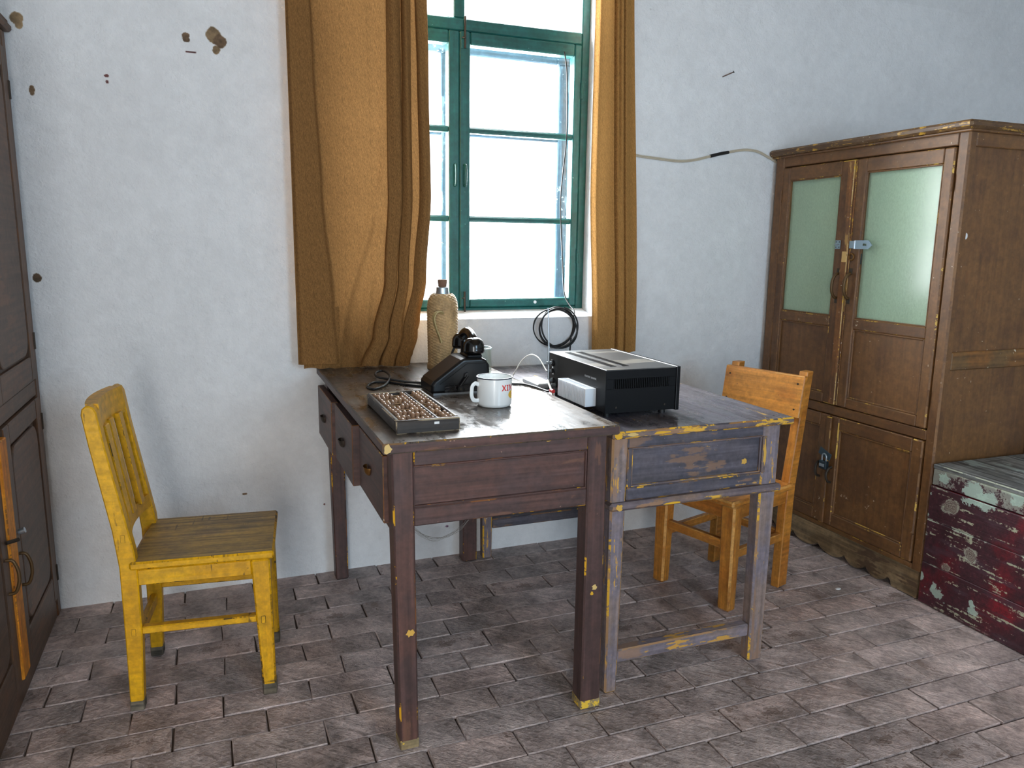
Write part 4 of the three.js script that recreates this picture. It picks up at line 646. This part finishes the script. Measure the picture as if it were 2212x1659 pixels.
// ------------------------------------------------------------------ abacus
{
  const t = thing('abacus', 'old wooden abacus with rows of brown beads on the corner of the brown desk', 'abacus', [-0.021, 0.782, 0.888]);
  const fm = wood({ seed: 21, base: [44, 38, 34], blot: [58, 50, 44], grain: 0.08, rub: [140, 122, 98], rubT: 1.7, chip: [190, 178, 156], chipT: 2.5, rough: 0.5, edge: { rub: [176, 160, 132], rubT: 0.0 } });
  const hx = 0.078, hz = 0.172, T = 0.011, y1 = 0.034;
  box(t, 'frame_rail', [-hx, -hx + T], [0.003, y1], [-hz, hz], fm); box(t, 'frame_rail', [hx - T, hx], [0.003, y1], [-hz, hz], fm);
  box(t, 'frame_end', [-hx, hx], [0.0, y1 - 0.001], [hz, hz + T], fm, { c: 0.003 }); box(t, 'frame_end', [-hx, hx], [0.0, y1 - 0.001], [-hz - T, -hz], fm, { c: 0.003 });
  box(t, 'divider', [0.022, 0.031], [0.006, y1 - 0.002], [-hz, hz], fm); box(t, 'back_board', [-hx + T, hx - T], [0.003, 0.0055], [-hz, hz], M.desk, { c: 0.0005 });
  box(t, 'price_tag', [0.014, 0.026], [0.02, 0.0255], [hz + T, hz + T + 0.0006], M.white, { c: 0.0001 });
  const bg = new THREE.LatheGeometry([[0.002, -0.0059], [0.0068, -0.0053], [0.0102, -0.003], [0.0114, 0], [0.0102, 0.003], [0.0068, 0.0053], [0.002, 0.0059]].map(p => new THREE.Vector2(...p)), 18); bg.rotateZ(Math.PI / 2);
  const bms = [[150, 118, 92], [132, 104, 82], [162, 130, 102]].map(c => plain(...c, 0.38)), rodm = plain(150, 116, 74, 0.5);
  const rods = 13, yb = 0.0235;
  for (let i = 0; i < rods; i++) {
    const z = lerp(-hz + 0.013, hz - 0.013, i / (rods - 1)); cyl(t, 'rod', 0.0022, [-hx + T, yb, z], [hx - T, yb, z], rodm, { seg: 6 });
    const put = (x, w) => { const b = mesh(t, 'bead', bg, bms[Math.floor(rnd() * 3)], [x, yb, z]); b.rotation.x = rnd() * 6; };
    const lo = -hx + T + 0.0062, hiL = 0.022 - 0.0062, k = Math.floor(rr(1, 5)), w = 0.0118;  // lower beads: k lie at the outer rail, the rest by the divider
    let gapl = rr(0, 0.006); for (let b = 0; b < k; b++) put(lo + b * w + gapl, w); for (let b = 0; b < 5 - k; b++) put(hiL - b * w - rr(0, 0.0005), w);
    const u0 = 0.031 + 0.0062, u1 = hx - T - 0.0062, up = rnd() < 0.2 ? [u0, u1] : rnd() < 0.8 ? [u1, u1 - w] : [u0, u0 + w]; for (const x of up) put(x, w);
  }
}
// ------------------------------------------------------------------ enamel mug
{
  const t = thing('enamel_mug', 'white enamel mug with dark rim, red letters and yellow emblem', 'mug', [0.234, 0.782, 0.822], 0.0);
  const S = 1024, cv = document.createElement('canvas'); cv.width = S; cv.height = 512; const c = cv.getContext('2d'); c.fillStyle = '#f0f2f1'; c.fillRect(0, 0, S, 512);
  c.fillStyle = '#eebb2e'; c.beginPath(); c.arc(752, 320, 96, 0, 7); c.fill(); c.fillStyle = '#d8352c'; c.beginPath(); c.arc(752, 310, 40, 0, 7); c.fill();
  c.font = 'bold 165px sans-serif'; c.fillStyle = '#d8302c'; c.textBaseline = 'middle'; c.save(); c.translate(575, 178); c.scale(0.5, 1.0); c.fillText('XING', 0, 0); c.restore();
  const mp = new THREE.CanvasTexture(cv); mp.colorSpace = THREE.SRGBColorSpace; mp.wrapS = THREE.RepeatWrapping;
  const en = new THREE.MeshPhysicalMaterial({ color: 0xffffff, map: mp, roughness: 0.22, clearcoat: 0.6, clearcoatRoughness: 0.08 }), enw = new THREE.MeshPhysicalMaterial({ color: new THREE.Color('rgb(238,241,240)'), roughness: 0.22, clearcoat: 0.6, clearcoatRoughness: 0.08 });
  const R = 0.0485, Hh = 0.083, MUGROT = 2.83; const g = new THREE.CylinderGeometry(R, R - 0.0008, Hh - 0.012, 96, 1, true); g.translate(0, (Hh - 0.012) / 2 + 0.009, 0);
  // text begins on the right half of what the viewer sees
  g.rotateY(MUGROT); mesh(t, 'body', g, en);
  lathe(t, 'foot', [[0, 0.002], [R - 0.012, 0.0015], [R - 0.008, 0.0], [R - 0.004, 0.002], [R - 0.0012, 0.006], [R - 0.0008, 0.0092]], enw);
  lathe(t, 'inside', [[R, Hh - 0.004], [R - 0.0015, Hh - 0.002], [R - 0.0015, 0.012], [R - 0.01, 0.004], [0, 0.0035]], enw);
  { const g2 = new THREE.TorusGeometry(R + 0.001, 0.0019, 10, 96); g2.rotateX(Math.PI / 2); mesh(t, 'rim', g2, plain(36, 44, 62, 0.3), [0, Hh - 0.0025, 0], 'dark blue rim'); }
  const cr = new THREE.CatmullRomCurve3([[-0.3, 0.061], [-0.9, 0.0655], [-1.35, 0.06], [-1.5, 0.046], [-1.5, 0.032], [-1.2, 0.02], [-0.7, 0.0175], [-0.3, 0.018]].map(([k, y]) => V(-R - 0.0 + (k + 0.3) * 0.0185 + 0.002, y, 0)));
  const el = new THREE.Shape(); el.absellipse(0, 0, 0.0022, 0.0055, 0, Math.PI * 2);
  const hm = mesh(t, 'handle', new THREE.ExtrudeGeometry(el, { steps: 50, curveSegments: 10, extrudePath: cr, bevelEnabled: false }), enw); hm.rotation.y = 0.1;
}
// ------------------------------------------------------------------ glass jar behind the telephone
{
  const t = thing('glass_jar', 'clear glass tumbler standing behind the black telephone', 'jar', [0.339, 0.782, 0.36]);
  lathe(t, 'body', [[0, 0.004], [0.04, 0.004], [0.046, 0.0], [0.0485, 0.004], [0.0495, 0.02], [0.05, 0.096]], M.jarGlass);
  lathe(t, 'inner_wall', [[0, 0.007], [0.042, 0.007], [0.0465, 0.014], [0.0475, 0.096]], M.jarGlass);
  { const g = new THREE.TorusGeometry(0.0488, 0.0022, 8, 64); g.rotateX(Math.PI / 2); mesh(t, 'rim', g, new THREE.MeshPhysicalMaterial({ transmission: 0.6, thickness: 0, roughness: 0.1, color: 0xdfe8ea }), [0, 0.098, 0]); }
}
// ------------------------------------------------------------------ black amplifier with heat sink
{
  const t = thing('radio_amplifier', 'black metal radio amplifier box with white finned heat sink on the purple-grey desk', 'amplifier', [0.62, 0.753, 0.766]);
  const hx = 0.112, hz = 0.193, y0 = 0.014, y1 = 0.136;               // own axes: rear panel at -x, faceplate at +x
  for (const z of [-hz + 0.03, hz - 0.03]) for (const x of [-hx + 0.02, hx - 0.025]) cyl(t, 'foot', 0.01, [x, 0, z], [x, y0 + 0.001, z], M.rubber, { seg: 20 });
  box(t, 'chassis', [-hx + 0.004, hx - 0.004], [y0, y1 - 0.004], [-hz + 0.004, hz - 0.004], M.black, { c: 0.001 });
  box(t, 'rear_panel', [-hx, -hx + 0.003], [y0 + 0.001, y1 - 0.002], [-hz + 0.001, hz - 0.001], M.black, { c: 0.0005 });
  const cover = new THREE.Group(); cover.name = 'cover'; t.add(cover);
  box(cover, 'cover_top', [-hx - 0.001, hx - 0.002], [y1 - 0.003, y1], [-hz - 0.0005, hz + 0.0005], M.blackTop, { c: 0.0012, edge: plain(120, 124, 126, 0.3, 0.4) });
  box(cover, 'cover_side', [-hx - 0.001, hx - 0.002], [y0, y1 - 0.003], [-hz, -hz + 0.002], M.black, { c: 0.0005 });
  // near side with a grille of louvre slots
  const sx = [-0.088, 0.088], sy = [0.082, 0.109];
  box(cover, 'cover_side', [-hx - 0.001, hx - 0.002], [y0, sy[0]], [hz - 0.002, hz], M.black, { c: 0.0005 }); box(cover, 'cover_side', [-hx - 0.001, hx - 0.002], [sy[1], y1 - 0.003], [hz - 0.002, hz], M.black, { c: 0.0005 });
  box(cover, 'cover_side', [-hx - 0.001, sx[0]], sy, [hz - 0.002, hz], M.black, { c: 0.0003 }); box(cover, 'cover_side', [sx[1], hx - 0.002], sy, [hz - 0.002, hz], M.black, { c: 0.0003 });
  const ns = 30; for (let i = 0; i < ns; i++) { const x = lerp(sx[0], sx[1], (i + 0.5) / ns); box(cover, 'louvre_slat', [x - 0.0017, x + 0.0017], sy, [hz - 0.0025, hz], M.black, { c: 0.0004 }); }
  for (const x of [-0.079, 0.076]) cyl(cover, 'screw', 0.0028, [x, 0.03, hz], [x, 0.03, hz + 0.0015], M.iron, { seg: 12 });
  box(t, 'faceplate', [hx - 0.0005, hx + 0.011], [y0 - 0.003, y1 + 0.001], [-hz - 0.003, hz + 0.003], M.black, { c: 0.0012, edge: plain(70, 72, 75, 0.3, 0.4) });
  // two dark slotted vents along the top
  for (const x of [-0.077, -0.037]) { const v = new THREE.Group(); v.name = 'top_vent'; v.position.set(x + 0.012, y1, -0.005); t.add(v); box(v, 'vent_strip', [-0.011, 0.011], [-0.0005, 0.0004], [-0.15, 0.15], plain(14, 14, 15, 0.7), { c: 0.0002 }); for (let i = 0; i < 44; i++) { const z = -0.147 + i * 0.00684; box(v, 'vent_bar', [-0.0105, 0.0105], [0.0, 0.0011], [z - 0.0014, z + 0.0014], M.black, { c: 0.0003 }); } }
  // heat sink of thin fins
  const hs = new THREE.Group(); hs.name = 'heat_sink'; hs.position.set(-hx, 0.05, 0.046); hs.userData.label = 'pale aluminium heat sink with close upright fins'; t.add(hs);
  box(hs, 'heat_sink_base', [-0.008, 0], [-0.0255, 0.0255], [-0.091, 0.091], M.alu, { c: 0.0008 });
  for (let i = 0; i < 18; i++) { const z = -0.0895 + i * 0.0097; box(hs, 'fin', [-0.034, -0.008], [-0.0255, 0.0255], [z - 0.0026, z + 0.0026], M.alu, { c: 0.0005 }); }
  box(hs, 'fin', [-0.034, -0.008], [-0.0255, 0.0255], [0.0815, 0.091], M.alu, { c: 0.0006 });
  // printed line on the rear panel: small white characters
  { const cv = document.createElement('canvas'); cv.width = 512; cv.height = 64; const c = cv.getContext('2d'); c.fillStyle = '#101113'; c.fillRect(0, 0, 512, 64); c.strokeStyle = '#d8dcde'; c.lineWidth = 4;
    for (let i = 0; i < 14; i++) { if (i === 7) continue; const x = 16 + i * 34; c.beginPath(); for (let k = 0; k < 4; k++) { const y = 12 + k * 12; if (rnd() < 0.8) { c.moveTo(x + rr(0, 5), y); c.lineTo(x + 24 - rr(0, 6), y); } } for (let k = 0; k < 2; k++) { const q = x + 5 + k * 12; c.moveTo(q, 10 + rr(0, 8)); c.lineTo(q, 52 - rr(0, 10)); } c.stroke(); }
    const mp = new THREE.CanvasTexture(cv); mp.colorSpace = THREE.SRGBColorSpace; const g = new THREE.PlaneGeometry(0.076, 0.0075); g.rotateY(-Math.PI / 2); mesh(t, 'printed_text', g, new THREE.MeshStandardMaterial({ map: mp, roughness: 0.4 }), [-hx - 0.0004, 0.101, 0.1]);
    for (const [y, z, w] of [[0.088, -0.165, 0.009], [0.068, -0.165, 0.011]]) box(t, 'socket_label', [-hx - 0.0006, -hx], [y, y + 0.005], [z, z + w], M.white, { c: 0.0001 }); }
  // sockets, plugs and leads at the far end of the rear panel
  for (const [y, z, r] of [[0.104, -0.163, 0.011], [0.078, -0.163, 0.008], [0.05, -0.155, 0.009], [0.04, -0.13, 0.009]]) { cyl(t, 'socket', r, [-hx, y, z], [-hx - 0.005, y, z], M.rubber, { seg: 20 }); cyl(t, 'plug', r * 0.5, [-hx - 0.005, y, z], [-hx - 0.018, y, z], M.steel, { seg: 16 }); }
  const an = new THREE.Group(); an.name = 'antenna'; an.userData.label = 'thin telescopic steel antenna'; an.position.set(-hx - 0.014, 0.104, -0.163); t.add(an);
  cyl(an, 'antenna_joint', 0.005, [0.006, 0, 0], [-0.006, 0, 0], M.steel, { seg: 14 }); cyl(an, 'antenna_section', 0.0032, [0, -0.07, 0.002], [0, 0.05, 0], M.steel, { seg: 12 }); cyl(an, 'antenna_section', 0.0025, [0, 0.05, 0], [0.0005, 0.13, -0.008], M.steel, { seg: 12 }); cyl(an, 'antenna_section', 0.0018, [0.0005, 0.13, -0.008], [0.001, 0.172, -0.014], M.steel, { seg: 12 });
  const wl = (n, pts, r, m) => tube(t, n, pts, r, m, { n: 50 });
  wl('white_lead', [[-hx - 0.018, 0.05, -0.155], [-hx - 0.03, 0.045, -0.12], [-hx - 0.045, 0.03, -0.06], [-hx - 0.05, 0.018, -0.03]], 0.0035, M.whiteWire);
  wl('black_lead', [[-hx - 0.018, 0.04, -0.13], [-hx - 0.03, 0.03, -0.1], [-hx - 0.042, 0.016, -0.04], [-hx - 0.03, 0.008, 0.0], [-hx - 0.02, 0.01, 0.03], [-hx - 0.008, 0.02, 0.04]], 0.003, M.rubber);
  cyl(t, 'red_clip', 0.006, [-hx - 0.05, 0.037, -0.06], [-hx - 0.05, 0.037, -0.042], plain(196, 44, 44, 0.4), { seg: 14 });
}
// ------------------------------------------------------------------ cables
{ // coil hanging on the wall below the window
  const t = thing('coiled_cable', 'black cable coiled in a ring below the window sill and rising to the frame', 'cable', [0.79, 0.9, 0.03]);
  const pts = []; for (let k = 0; k <= 120; k++) { const a = -k / 120 * Math.PI * 2 * 4.5 + 1.2, lp = k / 120 * 4.5, r = 0.079 + 0.004 * Math.sin(lp * 3.1) + 0.003 * Math.sin(a * 2 + lp), cx = 0.006 * Math.sin(lp * 2.2) - (lp > 2.2 && lp < 3.2 ? 0.008 * Math.sin((lp - 2.2) * Math.PI) : 0), cy = 0.006 * Math.cos(lp * 2.9); pts.push([cx + r * Math.cos(a), cy + r * Math.sin(a) * 0.97, -0.012 + 0.02 * Math.sin(lp * 4.2)]); }
  tube(t, 'coil', pts, 0.0034, M.rubber, { n: 700, seg: 7 });
  const W = (x, y, z) => [x - 0.79, y - 0.9, z - 0.03];
  tube(t, 'rising_cable', [W(0.838, 1.957, -0.078), W(0.846, 1.9, -0.072), W(0.85, 1.8, -0.07), W(0.852, 1.63, -0.07), W(0.838, 1.5, -0.066), W(0.831, 1.4, -0.066), W(0.845, 1.17, -0.066), W(0.855, 1.02, -0.055), W(0.86, 0.985, -0.02), W(0.862, 0.962, 0.022), W(0.85, 0.935, 0.036)], 0.0026, M.rubber, { n: 120, seg: 7 });
  tube(t, 'trailing_end', [W(0.845, 0.86, 0.034), W(0.842, 0.82, 0.034), W(0.83, 0.78, 0.05), W(0.8, 0.7575, 0.08), W(0.74, 0.757, 0.12)], 0.0034, M.rubber, { n: 50 });
}
{ const t = thing('lead_cable', 'thin black lead crossing from behind the mug to the amplifier', 'cable', [0.4, 0.782, 0.6]);
  const W = (x, z, y = 0.0035) => [x - 0.4, y, z - 0.6]; tube(t, 'sheath', [W(0.3, 0.545), W(0.345, 0.54), W(0.386, 0.543), W(0.427, 0.563), W(0.443, 0.61), W(0.448, 0.655), W(0.452, 0.7, 0.0035)], 0.0033, M.rubber, { n: 70 }); }
{ const t = thing('white_cable', 'thin white cable arching from the desk edge to the amplifier', 'cable', [0.5, 0.753, 0.45]);
  const W = (x, y, z) => [x - 0.5, y - 0.753, z - 0.45]; tube(t, 'sheath', [W(0.488, 0.757, 0.3), W(0.492, 0.79, 0.33), W(0.494, 0.835, 0.385), W(0.496, 0.862, 0.45), W(0.495, 0.862, 0.52), W(0.492, 0.835, 0.585), W(0.49, 0.831, 0.6)], 0.002, M.whiteWire, { n: 70 }); }
{ const t = thing('grey_slab', 'flat pale grey adapter lying between the desks beside the amplifier', 'slab', [0.535, 0.753, 0.43]);
  box(t, 'case', [-0.03, 0.03], [0, 0.018], [-0.07, 0.07], plain(170, 174, 176, 0.35), { c: 0.004 }); box(t, 'end_stub', [-0.006, 0.006], [0.004, 0.014], [-0.095, -0.07], M.rubber, { c: 0.002 }); }  // plain pale slab with a dark stub, no particular device
{ const t = thing('electric_cable', 'white twin cord with black tape joint running along the wall to the cabinet', 'cable', [1.45, 1.59, 0.006]);
  const W = (x, y, z = 0.0) => [x - 1.45, y - 1.59, z]; const cu = [[1.09, 1.583], [1.134, 1.577], [1.22, 1.571], [1.329, 1.566], [1.4, 1.574], [1.473, 1.592], [1.52, 1.604], [1.564, 1.613], [1.62, 1.624], [1.664, 1.628], [1.717, 1.623], [1.765, 1.606], [1.81, 1.588], [1.835, 1.575]];
  for (const d of [-0.0026, 0.0026]) tube(t, 'strand', cu.map(([x, y]) => W(x, y + d)), 0.0028, plain(192, 182, 162, 0.55), { n: 120, seg: 8 });
  tube(t, 'tape_joint', [W(1.473, 1.592), W(1.52, 1.604), W(1.564, 1.613)], 0.0068, M.rubber, { n: 30 }); }
{ const t = thing('wall_nail', 'rusty nail sticking out of the white wall above the cord', 'nail', [1.516, 1.909, 0]);
  cyl(t, 'shank', 0.0024, [0, 0, 0.001], [0.028, 0.0145, 0.036], plain(120, 100, 92, 0.5, 0.4), { seg: 8 }); cyl(t, 'nail_head', 0.0048, [0.0275, 0.0142, 0.035], [0.0287, 0.0149, 0.0366], plain(50, 46, 48, 0.5, 0.4), { seg: 12 }); }
{ const t = thing('cobweb', 'dusty grey cobweb strands sagging below the brown desk', 'cobweb', [0.29, 0.13, 0.11]);
  const W = (x, y, z) => [x - 0.29, y - 0.13, z - 0.11]; for (let k = 0; k < 7; k++) { const d = () => rr(-0.009, 0.009); tube(t, 'strand', [W(0.16 + d(), 0.19 + 2 * d(), 0.11), W(0.2, 0.15 + d(), 0.115), W(0.253, 0.12 + d(), 0.115), W(0.315, 0.127 + d(), 0.11), W(0.37, 0.15 + d(), 0.1), W(0.402, 0.178 + d(), 0.088)], 0.0005, M.web, { n: 30, seg: 4 }); } }
{ const g = new THREE.IcosahedronGeometry(0.009, 1); g.scale(1.3, 0.35, 0.8); const m = mesh(scene, 'plaster_crumb', g, M.white, [1.588, 0.004, 0.78]); m.userData = { label: 'small white plaster crumb on the brick floor before the cabinet', category: 'crumb' }; }
scene.traverse(o => { if (o.isMesh) { o.castShadow = true; o.receiveShadow = true; } });
renderer.render(scene, camera);
